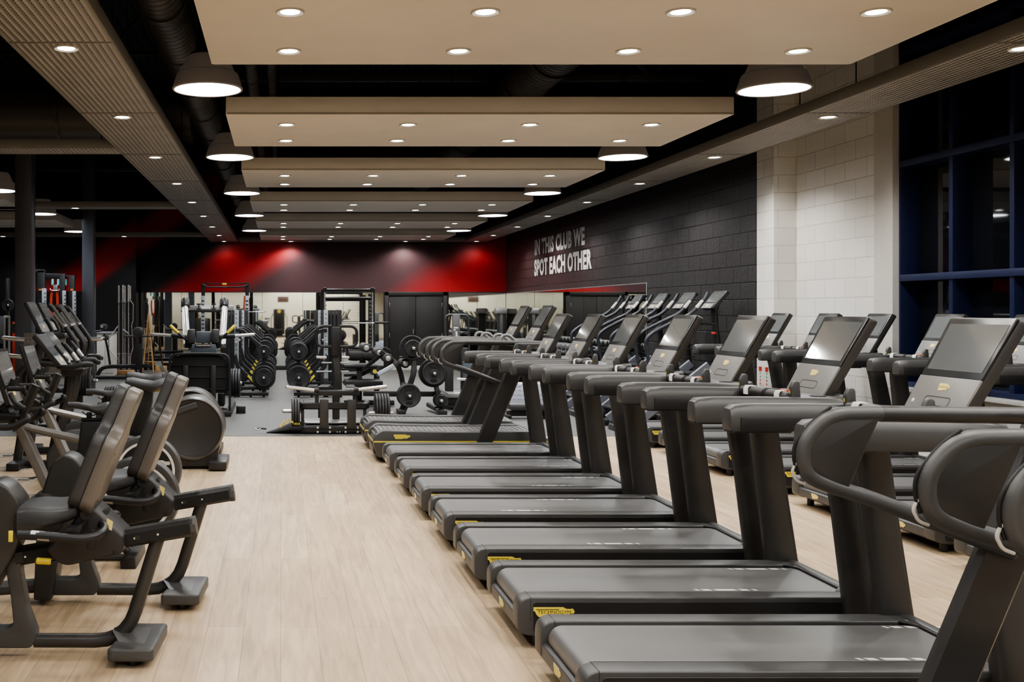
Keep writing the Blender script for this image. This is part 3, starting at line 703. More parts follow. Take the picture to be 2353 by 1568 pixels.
# ---------------------------------------------------------------- sled treadmill with curved push handles
def sled_treadmill(loc,label):
    t=thing('curved_treadmill',label,'treadmill',loc)
    prof=rpoly([(.05,.06),(.0,.22),(.02,.30),(.10,.355),(.35,.345),(.9,.335),(1.4,.34),(1.72,.345),(1.9,.26),(1.95,.08)],[.02,.03,.03,.03,.1,.1,.1,.03,.03,.02],4)
    for s in (-1,1):
        a,b=(-.40,-.275) if s<0 else (.275,.40)
        r=M().prism(prof,a,b,'Y',.02,3).done('side_rail',GRA,t)
        M().prism([(.005,.225),(.005,.24),(1.92,.24),(1.93,.225)],-.4025 if s<0 else .399,-.398 if s<0 else .4025,'Y',0).done('yellow_stripe',YEL,r,smooth=False)
        if s<0: badge(r,.22,.40,.262,.31,-.4005)
    M().box(.01,1.9,-.28,.28,.08,.22,.02).box(-.002,.01,-.28,.28,.225,.24,0).done('chassis',DRK,t)
    M().box(-.003,.003,-.3,.3,.223,.24,0).done('rear_stripe',YEL,t,smooth=False)
    sl=M(); n=30
    for i in range(n):
        x=.09+i*1.7/n; z=.335-.012*math.sin(PI*i/n)
        sl.box(x,x+1.7/n-.006,-.27,.27,z-.03,z,.003)
    for i,(x,z) in enumerate(((.06,.31),(.035,.27),(.028,.23))): sl.box(x,x+.03,-.27,.27,z-.02,z+.015,.004)
    sl.done('slatted_belt',BELT,t)
    for s in (-1,1):
        y=s*.385
        M().bar([(1.12,y,.02),(1.21,y,.25),(1.52,y,.99),(1.62,y,1.27)],.055,.175,.0,(0,1,0),.3).done('upright_post',GRB,t)
        P=[(1.90,y-s*.05,1.295),(1.0,y-s*.05,1.305),(.83,y-s*.05,1.30),(.745,y-s*.05,1.20),(.755,y-s*.05,1.10),(.86,y-s*.05,1.055),(.95,y-s*.05,1.03),(1.46,y-s*.05,.835)]
        hb=M().tube(P,.0265,.09,14).done('push_handle',GRA,t)
        M().tube([(1.62,y-s*.05,1.295),(1.0,y-s*.05,1.304)],.0275,0,14).done('handle_sleeve',GRB,hb)
        M().prism(rpoly([(1.0,1.30),(.85,1.295),(.76,1.20),(.765,1.12),(.86,1.065),(.89,1.05)],[.01,.05,.05,.04,.02,.01]),y-s*.05-.021,y-s*.05+.021,'Y',.006,2).done('push_pad',GRB,hb)
        e=[(.845,y-s*.05,1.327),(.79,y-s*.05,1.29),(.72,y-s*.05,1.205),(.716,y-s*.05,1.15),(.733,y-s*.05,1.10)]
        M().tube(e,.005,.03,8).done('edge_trim',BLK2,hb)
        M().tube([(.728,y-s*.05,1.14),(.712,y-s*.05,1.11),(.728,y-s*.05,1.078),(.757,y-s*.05,1.068)],.0048,.012,8).done('strap_hook',mat('white_hook',(.45,.43,.40),.4),hb)
    ty=M().prism(rpoly([(1.55,-.40),(1.55,.40),(1.95,.36),(2.0,.2),(2.0,-.2),(1.95,-.36)],.04),1.25,1.30,'Z',.015,3).done('console_tray',GRA,t)
    M().prism([(1.74,1.26),(1.80,1.36),(1.86,1.44),(1.90,1.44),(1.95,1.26)],-.09,.09,'Y',.01,2).done('console_neck',DRK,t)
    for s in (-1,1): M().tube([(1.42,s*.2,1.29),(1.43,s*.2,1.37),(1.50,s*.2,1.385),(1.60,s*.2,1.30)],.018,.05).done('inner_grip',mat('grip_grey',(.20,.20,.20),.4),t)
    console_set(t,.19,.09)
    for x in (.2,1.8):
        for y in (-.3,.3): M().cyl((x,y,0),(x,y,.09),.03).done('foot',DRK,t)
    return t
SL=sled_treadmill((1.0,3.165,0),'treadmill with D shaped push handles in front of the nearest grey treadmill')
dup(SL,(1.0,2.165,0),'treadmill with push handle cut off at the right edge of the photo')
dup(SL,(1.0,11.68,0),'slatted treadmill with push handles beside the farthest front row treadmill')
dup(SL,(.99,12.75,0),'slatted treadmill with push handles, farthest at the rubber floor edge')
# ---------------------------------------------------------------- recumbent bikes
def ring_disc(m,c,r_out,r_in,y0,y1): pass
def recumbent(loc,label):
    t=thing('recumbent_bike',label,'exercise bike',loc)
    X0=-1.0
    def L(x,y,Y=5.0): return ((x-VX)*Y/F-X0, H-(y-VY)*Y/F)
    # local y=0 is plane Y=5.0
    # backrest: lower wide block, upper narrow block
    lo=rpoly([L(180,1152,4.82),L(186,1100,4.82),L(212,1040,4.82),L(250,988,4.82),L(282,982,4.82),L(300,1010,5.0),L(262,1105,5.05),L(222,1165,5.0)],[.03,.03,.03,.03,.02,.02,.03,.04])
    def split(fr,wd,y_half,nm):
        pass
    d=Vector((.20,.50)).normalized(); nx=Vector((-d.y,d.x))  # nx points to front(left)
    B=Vector((.115,.70))
    mt=Matrix(((0,d.x,nx.x,B.x),(1,0,0,0),(0,d.y,nx.y,B.y),(0,0,0,1)))
    # outline in (y, along slope): T shaped back with narrower head part
    out=[(-.15,0),(.15,0),(.19,.04),(.20,.33),(.18,.375),(.115,.405),(.095,.57),(.07,.605),(-.07,.605),(-.095,.57),(-.115,.405),(-.18,.375),(-.20,.33),(-.19,.04)]
    ou=rpoly(out,[.03,.03,.03,.03,.03,.03,.03,.03,.03,.03,.03,.03,.03,.03],4)
    sh=M().prism(ou,.0,.062,'Z',.008,2,mt).done('back_shell',SHELL,t)
    oc=[(u*1.0,v) for u,v in ou]
    cu=M().prism(oc,.060,.12,'Z',.014,3,mt).done('back_cushion',PAD,t)
    M().cyl(mt@Vector((-.10,.06,-.001)),mt@Vector((-.10,.06,.01)),.006,n=8).cyl(mt@Vector((-.13,.30,-.001)),mt@Vector((-.13,.30,.01)),.006,n=8).cyl(mt@Vector((-.06,.56,-.001)),mt@Vector((-.06,.56,.01)),.006,n=8).done('screw_hole',BLK2,sh)
    # seat
    st=[]
    for x,zt,zb,w in ((-.245,.69,.61,.10),(-.24,.72,.60,.15),(-.22,.735,.595,.175),(-.16,.742,.61,.185),(-.08,.736,.64,.185),(0,.742,.66,.175),(.05,.748,.68,.15),(.07,.73,.69,.10)):
        h=(zt-zb)/2; c=(zt+zb)/2
        st.append([Vector((x,w*math.copysign(abs(math.cos(a))**.45,math.cos(a)),c+h*math.copysign(abs(math.sin(a))**.55,math.sin(a)))) for a in [2*PI*j/20 for j in range(20)]])
    M().loft(st).done('seat_cushion',PAD,t)
    # carriage
    cp=rpoly([L(168,1200,4.88),L(186,1163,4.88),L(216,1168,4.88),L(284,1234,4.88),L(284,1274,4.88),L(150,1303,4.88),L(122,1288,4.88),L(104,1262,4.88)],[.03,.03,.03,.01,.03,.03,.02,.02],4)
    ca=M().prism(cp,-.12,.12,'Y',.014,3).done('seat_carriage',DRK,t)
    x,z=L(197,1183,4.88); M().lathe([(0,-.124),(.026,-.126),(.031,-.121),(.031,.124),(0,.124)],(x,0,z),'Y',24).done('pivot_cap',GRB,ca)
    x,z=L(249,1205,4.88); bb=M().prism([(x-.014,z-.02),(x+.016,z-.03),(x+.022,z+.012),(x-.006,z+.028)],-.1225,-.1205,'Y',0).done('badge',YELP,ca,smooth=False)
    M().box(.095,.135,-.124,-.119,.535,.63,.003).done('latch_cover',BLK,ca)
    M().cyl((.22,-.123,.52),(.22,-.118,.52),.006,n=10).done('bolt_hole',BLK2,ca)
    M().prism([(.13,.70),(.17,.70),(.19,.64),(.15,.62)],-.06,.06,'Y',.006).done('seat_neck',BLK,t)
    # rail
    p0=Vector((-.26,0,.475)); p1=Vector((.585,0,.618)); dr=(p1-p0).normalized()
    ra=M().bar([p0,p1],.10,.082,0,(0,1,0),.2).done('seat_rail',DRK,t)
    M().bar([p1-dr*.012,p1+dr*.012],.106,.09,0,(0,1,0),.3).done('rail_end_cap',GRA,ra)
    up=Vector((-dr.z,0,dr.x))
    g=M()
    for i in range(26):
        q=p0+dr*(.50+i*.0135)+up*.0395; g.bar([q-dr*.003,q+dr*.003],.07,.006,0,(0,1,0),.1)
    g.done('rail_ribs',BLK,ra)
    M().bar([p0+dr*.04-Vector((0,.052,0)),p1-dr*.02-Vector((0,.052,0))],.004,.05,0,(0,1,0),.1).done('rail_groove',BLK2,ra)
    for f in (.06,.67,.80): 
        q=p0+dr*(.86*f)-Vector((0,.058,0)); M().cyl(q,q+Vector((0,.006,0)),.0055,n=10).done('rail_bolt',CHR,ra)
    q=p0+dr*(.59)-Vector((0,.056,0)); M().bar([q-dr*.012,q+dr*.012],.004,.022,0,(0,1,0),.1).done('bolt_plate',LET,ra)
    # side grips
    for s in (-1,1):
        y=s*.26
        a=[(-.02,s*.10,.655),(.06,s*.13,.665),(.08,s*.20,.66),(-.0,y-s*.01,.645)]
        h=M().tube([(-.20,y,.632),(-.10,y,.628),(.10,y,.612),(.17,y-s*.02,.622),(.19,y-s*.09,.64),(.16,s*.11,.65)],.0215,.04,14).done('side_handle',BLK,t)
        M().tube([(-.14,y-.001*s,.631),(-.04,y-.001*s,.622)],.0222,0,14).done('pulse_sensor',STEEL,h)
        M().prism(rpoly([(-.02,.62),(.08,.61),(.10,.68),(.06,.66),(.02,.655)],.01),s*.12,s*.25,'Y',.006).done('handle_bracket',BLK,h)
        M().box(-.235,-.215,y-.006,y+.006,.60,.65,.002).done('cable_clip',YEL,h)
    # lever
    lv=M().tube([(-.145,-.11,.478),(-.075,-.11,.474)],.016,0,12).done('release_lever',YEL,t)
    M().tube([(-.08,-.11,.474),(-.04,-.11,.472),(.0,-.09,.50)],.007,.02,8).done('lever_rod',BLK,lv)
    # frame
    fr=rpoly([L(0,1440),L(22,1440),L(36,1430),L(30,1370),L(17,1300),L(25,1276),L(112,1262),L(114,1278),L(50,1290),L(52,1320),L(68,1400),L(89,1457),L(76,1484),L(-60,1484),L(-60,1440)],[.0,.03,.03,.02,.03,.04,.01,.01,.03,.02,.02,.03,.02,.02,.02],4)
    M().prism(fr,-.045,.045,'Y',.012,3).done('front_frame',GRA,t)
    pts=[(L(x,y)[0],0,L(x,y)[1]) for x,y in ((80,1472),(290,1473),(362,1240))]
    M().tube(pts,.034,.15,18,False).done('rear_tube',GRB,t)
    # rear foot
    ft=M(); q0=[(.20,-.21),(.415,-.21),(.44,.20),(.25,.20)]
    pr=rpoly(q0,[.025]*4,4)
    ft.prism(pr,.035,.095,'Z',.012,3)
    f=ft.done('rear_foot',GRA,t)
    M().loft([[Vector((a*.26+.24,b,.094)) for a,b in ((0,-.10),(.5,-.13),(.5,.13),(0,.10))],[Vector((.20,-.03,.125)),Vector((.27,-.03,.115)),Vector((.27,.03,.115)),Vector((.20,.03,.125))]]).done('foot_saddle',GRA,f)
    M().cyl((.31,-.13,0),(.31,-.13,.04),.025).cyl((.34,.15,0),(.34,.15,.04),.025).done('rubber_foot',DRK,f)
    # front housing with drive
    hs=rpoly([(-.52,.03),(-.50,.55),(-.42,.80),(-.35,.85),(-.29,.83),(-.215,.74),(-.225,.56),(-.38,.28),(-.42,.03)],[.02,.05,.06,.05,.05,.05,.06,.05,.02],5)
    M().prism(hs,-.10,.10,'Y',.02,3).done('drive_housing',GRB,t)
    M().lathe([(0,-.115),(.11,-.112),(.12,-.10),(.12,.10),(.11,.112),(0,.115)],(-.46,0,.51),'Y').done('crank_disc',DRK,t)
    for s in (-1,1):
        cr=M().bar([(-.46,s*.125,.51),(-.46+s*.12,s*.125,.51-s*.11)],.02,.03,0,(0,1,0)).done('crank_arm',BLK,t)
        M().box(-.51+s*.12,-.41+s*.12,s*.14-.0,s*.24,.495-s*.11,.52-s*.11,.006).done('pedal',BLK,cr)
    M().bar([(-.90,0,.05),(-.90,0,.60),(-.96,0,1.0),(-1.0,0,1.22)],.08,.10,.1,(0,1,0),.3).done('console_mast',GRA,t)
    M().box(-1.04,-1.0,-.2,.2,1.15,1.42,.01,('Y',-.3)).done('console_body',DRK,t)
    M().box(-1.0,-.82,-.24,.24,.0,.06,.012).done('front_foot',GRA,t)
    M().bar([(-.95,0,.06),(-.40,0,.10)],.09,.07,0,(0,1,0),.3).done('foot_link',GRA,t)
    return t
RB=recumbent((-1.0,5.0,0),'black recumbent bike nearest the camera at the lower left')
dup(RB,(-.86,5.92,0),'black recumbent bike just behind the nearest one, its foot farther right')
# ---------------------------------------------------------------- road style bikes with grey frame
def LL(X0,Y0):
    def L(x,y,dy=0.0): 
        Y=Y0+dy; return ((x-VX)*Y/F-X0, dy, H-(y-VY)*Y/F)
    return L
def xz(L,pts,dy=0): return [(L(x,y,dy)[0],L(x,y,dy)[2]) for x,y in pts]
def screen_right(t,L,p_top,p_bot,half,thick,frac=.30,name='console'):
    """slab facing +X, from bottom to top in XZ plane, width 2*half in Y"""
    A=Vector((L(*p_bot)[0],0,L(*p_bot)[2])); B_=Vector((L(*p_top)[0],0,L(*p_top)[2]))
    v=(B_-A); Ln=v.length; v.normalize(); n=Vector((v.z,0,-v.x))
    if n.x<0: n=-n
    mt=Matrix(((0,v.x,n.x,A.x),(1,0,0,0),(0,v.z,n.z,A.z),(0,0,0,1)))
    M().prism(rpoly([(-half,0),(half,0),(half*1.1,Ln),(-half*1.1,Ln)],.015),-thick,0,'Z',.006,2,mt).done('console_back',DRK,t)
    p=M().prism([(-half*.98,.002),(half*.98,.002),(half*1.01,Ln*frac),(-half*1.01,Ln*frac)],0,.006,'Z',.001,1,mt).done('control_plate',CREAM,t)
    M().prism([(-.03,Ln*frac*.5),(.03,Ln*frac*.5),(.025,Ln*frac*.8),(-.03,Ln*frac*.8)],.006,.0075,'Z',0,1,mt).done('badge',YELP,p,smooth=False)
    s=M().prism([(-half*1.01,Ln*frac),(half*1.01,Ln*frac),(half*1.08,Ln*.995),(-half*1.08,Ln*.995)],0,.004,'Z',.001,1,mt).done('screen_bezel',BEZ,t)
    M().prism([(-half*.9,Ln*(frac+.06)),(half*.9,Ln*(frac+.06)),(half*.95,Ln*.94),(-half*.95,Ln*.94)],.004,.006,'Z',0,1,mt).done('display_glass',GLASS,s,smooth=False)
def saddle(L,x0,x1,yt,yb,w=.075):
    """saddle, nose at x0 (left), tail x1"""
    a=L(x0,yt); b=L(x1,yt); zt=a[2]; th=L(x0,yt)[2]-L(x0,yb)[2]; Ln=b[0]-a[0]; R=[]
    for f,ww,z0,z1 in ((0,.012,-.35,-.05),(.02,.02,-.45,.0),(.25,.024,-.5,.0),(.5,.035,-.62,-.12),(.7,.065,-.85,-.18),(.85,.085,-.98,-.05),(.96,.08,-.75,.02),(1.0,.055,-.5,-.05)):
        c=(z0+z1)/2*th; h=(z1-z0)/2*th
        R.append([Vector((a[0]+Ln*f,ww*w/.075*math.cos(q),zt+c+h*math.sin(q))) for q in [2*PI*j/14 for j in range(14)]])
    return M().loft(R)
def ride(loc,label):
    t=thing('studio_bike',label,'exercise bike',loc)
    L=LL(-1.3,6.9)
    q=lambda x,y,dy=0: L(x,y,dy)
    fr=M().bar([q(44,975),q(138,1180),q(165,1235)],.06,.078,.05,(0,1,0),.35)
    fr.bar([q(50,980),q(70,985),q(194,1013)],.055,.052,.04,(0,1,0),.35)
    f=fr.done('main_frame',RIDE,t)
    M().bar([q(190,1011),q(230,1030),q(250,1040)],.042,.04,.02,(0,1,0),.35).done('top_tube_sleeve',RIDE,f)
    M().prism(rpoly(xz(L,[(188,968),(276,968),(270,1030),(225,1190),(165,1190),(176,1060)]),.01),-.03,.03,'Y',.008,2).done('seat_mast',BLK,t)
    ms=M().tube([q(205,972),q(205,948)],.018,0).bar([q(188,964),q(276,964)],.05,.02,0,(0,1,0),.3).done('seat_post',BLK,t)
    M().box(q(236,0)[0],q(262,0)[0],-.035,.0,q(0,962)[2],q(0,950)[2]+.012,.004).done('adjust_box',BLK,ms)
    M().box(q(236,0)[0],q(262,0)[0],-.037,.002,q(0,950)[2]+.012,q(0,950)[2]+.017,.001).done('yellow_lever',YEL,ms)
    saddle(L,155,252,924,957).done('saddle',PAD,t)
    M().bar([q(190,946),q(206,958),q(228,950)],.05,.006,.01,(0,1,0),.3).done('saddle_rail',BLK,t)
    # drive disc at rear
    cx,_,cz=q(319,1144)
    ds=M().lathe([(0,-.045),(.20,-.05),(.235,-.055),(.262,-.05),(.273,-.03),(.273,.03),(.262,.05),(0,.05)],(cx,0,cz),'Y',48).done('drive_disc',GRA,t)
    M().lathe([(.205,-.0545),(.222,-.0565),(.224,-.054),(.205,-.052)],(cx,0,cz),'Y',48,True).done('white_ring',WHT,ds)
    M().lathe([(0,-.053),(.204,-.0535),(.204,-.05)],(cx,0,cz),'Y',40).done('mesh_cover',BLK2,ds)
    badge(ds,cx-.02,cx+.19,cz+.03,cz+.085,-.0545,-1,mat('ivory_badge',(.55,.53,.45),.5))
    M().tube([q(180,1200),q(240,1225),q(305,1275)],.028,.05).done('rear_stay',GRA,t)
    b=M().prism(rpoly(xz(L,[(288,1272),(300,1262),(322,1262),(324,1288),(318,1300),(290,1300)]),.012),-.24,.24,'Y',.012,2).done('rear_foot',DRK,t)
    M().prism(rpoly(xz(L,[(-20,1272),(0,1262),(12,1262),(14,1288),(8,1300),(-20,1300)]),.012),-.24,.24,'Y',.012,2).done('front_foot',DRK,t)
    M().bar([q(305,1282),q(165,1278),q(0,1282)],.05,.045,.03,(0,1,0),.3).tube([q(165,1235),q(165,1275)],.03,0).done('base_rail',GRA,t)
    M().lathe([(0,-.06),(.07,-.06),(.075,-.05),(.075,.05),(.07,.06),(0,.06)],q(168,1215),'Y',24).done('bottom_bracket',BLK,t)
    for s in (-1,1):
        c=q(168,1215); e=(c[0]+s*.13,s*.09,c[2]-s*.10)
        cr=M().bar([(c[0],s*.08,c[2]),e],.018,.03,0,(0,1,0)).done('crank_arm',BLK,t)
        M().box(e[0]-.05,e[0]+.05,s*.10 if s>0 else -.19,.19 if s>0 else -.10,e[2]-.012,e[2]+.012,.005).done('pedal',BLK,cr)
    # handlebar
    h=M().tube([(q(-30,972)[0],-.12,q(0,972)[2]),(q(-30,972)[0],.12,q(0,972)[2])],.021,0).done('handlebar',RUBR,t)
    for s in (-1,1):
        hb=M()
        hb.tube([(q(-30,972)[0],s*.10,q(0,972)[2]),(q(-5,973)[0],s*.22,q(0,974)[2]),(q(50,976)[0],s*.23,q(0,974)[2]),(q(84,955)[0],s*.22,q(0,955)[2]),(q(78,948)[0],s*.19,q(0,950)[2])],.021,.05,12)
        hb.done('drop_grip',RUBR,h); hb=M()
        hb.tube([(q(20,905)[0],s*.05,q(0,905)[2]),(q(36,868)[0],s*.07,q(0,868)[2])],.014,.02)
        hb.done('aero_bar',RUBR,h); hb=M()
        hb.tube([(q(30,903)[0],s*.14,q(0,890)[2]),(q(60,893)[0],s*.15,q(0,890)[2]),(q(72,888)[0],s*.15,q(0,888)[2])],.017,.02)
        hb.done('aero_grip',RUBR,h); hb=M()
        hb.tube([(q(38,905)[0],s*.16,q(0,900)[2]),(q(50,922)[0],s*.19,q(0,920)[2]),(q(75,936)[0],s*.2,q(0,934)[2])],.017,.03)
        hb.done('shifter_grip',RUBR,h)
    M().prism(rpoly(xz(L,[(-10,948),(45,946),(50,955),(30,965),(-10,965)]),.008),-.10,.10,'Y',.008,2).done('arm_tray',BLK,h)
    M().bar([q(44,985),q(20,950),q(5,930)],.07,.08,.03,(0,1,0),.3).bar([q(45,972),q(82,885)],.05,.06,.02,(0,1,0),.3).done('head_post',DRK,t)
    screen_right(t,L,(-2,802),(38,926),.17,.03,.28)
    return t
RD=ride((-1.3,6.9,0),'grey framed studio bike with a white ringed disc behind the recumbent bikes')
dup(RD,(-1.3-.10,8.08,0),'grey framed studio bike with drop saddle, one place behind the white ringed one')
# ---------------------------------------------------------------- upright bikes with wide saddle
def upright(loc,label):
    t=thing('upright_bike',label,'exercise bike',loc)
    L=LL(-1.6,9.2); q=lambda x,y,dy=0:L(x,y,dy)
    R=[]
    for x,w,zt,zb in ((290,.05,872,884),(293,.08,868,888),(305,.085,867,892),(330,.10,872,900),(352,.15,876,902),(368,.17,870,898),(382,.16,868,890),(386,.10,872,886)):
        a=q(x,zt); b=q(x,zb); c=(a[2]+b[2])/2; h=(a[2]-b[2])/2
        R.append([Vector((a[0],w*math.copysign(abs(math.cos(u))**.6,math.cos(u)),c+h*math.sin(u))) for u in [2*PI*j/16 for j in range(16)]])
    M().loft(R).done('saddle',PAD,t)
    s=M().prism(rpoly(xz(L,[(300,890),(352,893),(350,925),(335,1010),(292,1010)]),.01),-.05,.05,'Y',.01,2).done('seat_column',BLK,t)
    M().box(q(354,0)[0],q(378,0)[0],-.06,.06,q(0,900)[2],q(0,893)[2],.003).done('yellow_lever',YEL,s)
    M().prism(rpoly(xz(L,[(110,1040),(150,990),(250,985),(350,1010),(360,1090),(330,1115),(120,1115)]),.06),-.12,.12,'Y',.03,3).done('drive_housing',GRA,t)
    M().bar([q(112,1110),q(130,1010),q(160,900),q(163,858)],.10,.10,.06,(0,1,0),.35).done('console_mast',GRB,t)
    M().box(q(116,0)[0],q(126,0)[0],-.052,-.05,q(0,1050)[2],q(0,1030)[2],0).done('warning_label',ORG,t)
    h=M().tube([(q(140,835)[0],-.11,q(0,842)[2]),(q(140,835)[0],.11,q(0,842)[2])],.02,0).done('handlebar',RUBR,t)
    for k in (-1,1):
        hb=M()
        hb.tube([(q(140,835)[0],k*.10,q(0,842)[2]),(q(150,842)[0],k*.22,q(0,842)[2]),(q(185,842)[0],k*.26,q(0,840)[2]),(q(205,830)[0],k*.25,q(0,832)[2]),(q(220,836)[0],k*.16,q(0,836)[2])],.022,.05,12)
        hb.tube([(q(175,842)[0],k*.20,q(0,842)[2]),(q(165,825)[0],k*.2,q(0,825)[2]),(q(138,792)[0],k*.19,q(0,792)[2])],.019,.04,12)
        hb.done('bent_grip',RUBR,h)
        M().tube([(q(170,833)[0],k*.2,q(0,833)[2]),(q(155,812)[0],k*.196,q(0,812)[2])],.0195,0,10).done('pulse_sensor',STEEL,h)
    M().prism(rpoly(xz(L,[(146,848),(200,846),(192,862),(150,864)]),.01),-.14,.14,'Y',.01,2).done('console_tray',DRK,t)
    screen_right(t,L,(92,768),(152,842),.17,.04,.32)
    M().box(q(108,0)[0],q(125,0)[0],-.25,.25,0,.06,.012).box(q(340,0)[0],q(362,0)[0],-.25,.25,0,.06,.012).done('floor_foot',DRK,t)
    for k in (-1,1):
        c=q(230,1050); cr=M().bar([(c[0],k*.13,c[2]),(c[0]+k*.12,k*.14,c[2]-k*.08)],.02,.03,0,(0,1,0)).done('crank_arm',BLK,t)
        M().box(c[0]+k*.12-.05,c[0]+k*.12+.05,.15 if k>0 else -.25,.25 if k>0 else -.15,c[2]-k*.08-.012,c[2]-k*.08+.012,.005).done('pedal',BLK,cr)
    return t
UB=upright((-1.6,9.2,0),'upright exercise bike with wide saddle, glare on its tilted screen')
dup(UB,(-1.72,10.05,0),'upright exercise bike with wide saddle, half hidden behind the one with glare')
# ---------------------------------------------------------------- cross trainers
def cross(loc,label):
    t=thing('cross_trainer',label,'cross trainer',loc)
    L=LL(-1.5,11.0); q=lambda x,y,dy=0:L(x,y,dy)
    cx,_,cz=q(446,980); r=.325
    b=M().prism(rpoly(xz(L,[(366,1068),(372,950),(400,925),(446,915),(500,950),(516,985),(500,1052),(494,1068)]),[.02,.1,.1,.1,.15,.1,.05,.02],5),-.16,.16,'Y',.02,3).done('drive_base',DRK,t)
    d=M().lathe([(0,-.19),(r-.035,-.192),(r-.02,-.20),(r,-.185),(r+.004,-.16),(r+.004,.16),(r,.185),(0,.19)],(cx,0,cz),'Y',64).done('drum_disc',GRB,t)
    M().lathe([(r-.036,-.1935),(r-.030,-.1955),(r-.028,-.19)],(cx,0,cz),'Y',64).done('disc_groove',BLK2,d)
    M().lathe([(r-.022,-.2005),(r+.001,-.187),(r+.005,-.165),(r+.005,-.10),(r-.01,-.10)],(cx,0,cz),'Y',64).done('rim_highlight',mat('rim_grey',(.16,.15,.14),.3,.4),d)  # paler band paints the highlight along the drum rim
    badge(b,q(385,0)[0]-.16,q(402,0)[0],q(0,1059)[2],q(0,1046)[2],-.162)
    for k in (-1,1):
        a=q(456,926); c=q(375,955)
        cr=M().bar([(a[0],k*.205,a[2] if k<0 else 2*cz-a[2]),(c[0]-.15,k*.205,c[2]-.05 if k<0 else 2*cz-c[2])],.02,.062,0,(0,1,0),.4).done('crank_link',GRA,t)
        M().bar([(c[0]-.15,k*.2,c[2]-.06 if k<0 else .36),(c[0]-.75,k*.2,.42)],.04,.05,0,(0,1,0),.4).done('pedal_rail',GRA,t)
        M().box(c[0]-.72,c[0]-.36,k*.2-.07,k*.2+.07,.44,.47,.01).done('pedal',BLK,t)
        P=[q(125 if k<0 else 118,701 if k<0 else 706),q(133,706),q(172,762),q(193,792),q(186,822),q(160,838),q(100,830)]
        sh=.0 if k<0 else -.05
        P=[(p[0]+sh+.02*0,k*.30,p[2]) for p in P]+[(-1.30,k*.30,1.02),(-1.38,k*.29,.9),(-1.15,k*.25,.45)]
        P[-3]=(P[-4][0]-.14,k*.30,P[-4][2]-.03); P[-2]=(P[-3][0]-.10,k*.29,P[-3][2]-.16); P[-1]=(P[-2][0]+.22,k*.24,.44)
        ar=M().tube(P,.026,.10,14).done('moving_handle',RUBR,t)
        g=[q(138,716),q(165,752)]
        M().tube([(p[0]+sh,k*.30,p[2]) for p in g],.0266,0,12).done('grip_sensor',STEEL,ar)
        fx=[(q(112,765)[0],k*.12,q(0,768)[2]),(q(132,766)[0],k*.17,q(0,766)[2]),(q(118,738)[0],k*.17,q(0,738)[2]),(q(110,732)[0],k*.15,q(0,733)[2])]
        M().tube(fx,.019,.05,10).done('fixed_grip',RUBR,t)
    M().prism(rpoly(xz(L,[(94,765),(155,766),(158,775),(140,781),(98,778)]),.01),-.16,.16,'Y',.01,2).done('console_tray',DRK,t)
    M().bar([q(100,772),q(90,800),q(84,840),q(60,930),q(40,1060)],.09,.09,.08,(0,1,0),.35).done('console_mast',GRB,t)
    screen_right(t,L,(70,694),(106,764),.18,.035,.28)
    M().box(q(483,0)[0],q(524,0)[0],-.30,.30,.01,.10,.015).done('rear_foot',DRK,t)
    M().box(q(30,0)[0],q(60,0)[0],-.30,.30,0,.08,.015).done('front_foot',DRK,t)
    M().bar([q(45,1066),q(370,1062)],.12,.07,0,(0,1,0),.3).done('base_rail',DRK,t)
    return t
CR=cross((-1.5,11.0,0),'cross trainer with a large round drum in front of the leg press')
dup(CR,(-1.62,12.05,0),'cross trainer with a large round drum, behind the other drum')
# floor sockets with cables
for i,(x,y,l) in enumerate(((8,1048,'round floor socket with black cable, farthest of four under the bikes'),(24,1078,'round floor socket with cable coil, second farthest of four'),(42,1103,'round floor socket ring with cable, third of four'),(72,1144,'round floor socket ring with cable, nearest of four'))):
    Y=H*F/(y-VY); p=W(x,y,Y)
    t=thing('floor_socket',l,'socket',(p.x,p.y,0))
    M().lathe([(.13,.001),(.14,.005),(.155,.005),(.16,.001)],(0,0,0),'Z',28,True).done('trim_ring',mat('ring_grey',(.22,.21,.19),.5),t)
    M().box(0,.11,-.04,.04,.001,.012,.003).done('socket_flap',mat('flap_grey',(.25,.24,.22),.5),t)
    M().tube([(.10,0,.012),(.18,.05,.02),(.24,-.04,.05),(.30,.06,.08),(.36,.0,.02),(.48,.05,.012)],.008,.05,8).done('power_cable',BLK,t)
# ---------------------------------------------------------------- free weight area
def G(name,label,cat,x,Y,group=None):
    X=(x-VX)*Y/F; t=thing(name,label,cat,(X,Y,0),0,group)
    def q(px,py,dy=0.0):
        YY=Y+dy; return Vector(((px-VX)*YY/F-X,dy,H-(py-VY)*YY/F))
    return t,q
def hbox(m,q,x0,y0,x1,y1,d0,d1,bev=.006):
    """box whose front face covers px rect at depth d0"""
    a=q(x0,y1,d0); b=q(x1,y0,d0); m.box(a.x,b.x,d0,d1,a.z,b.z,bev); return m
PL={}
def plate_mesh(r,w=.045):
    """slotted rubber plate, axis along Y, front face at y=-w/2; returns (disc, hub) meshes via objects"""
    m=M(); n=48
    m.lathe([(.028,-w/2),(r*.30,-w/2),(r*.33,-w/2+.006),(r*.78,-w/2+.006),(r*.83,-w/2-.001),(r*.95,-w/2-.001),(r,-w/2+.008),(r,w/2-.008),(r*.95,w/2),(.028,w/2)],(0,0,0),'Y',n)
    return m
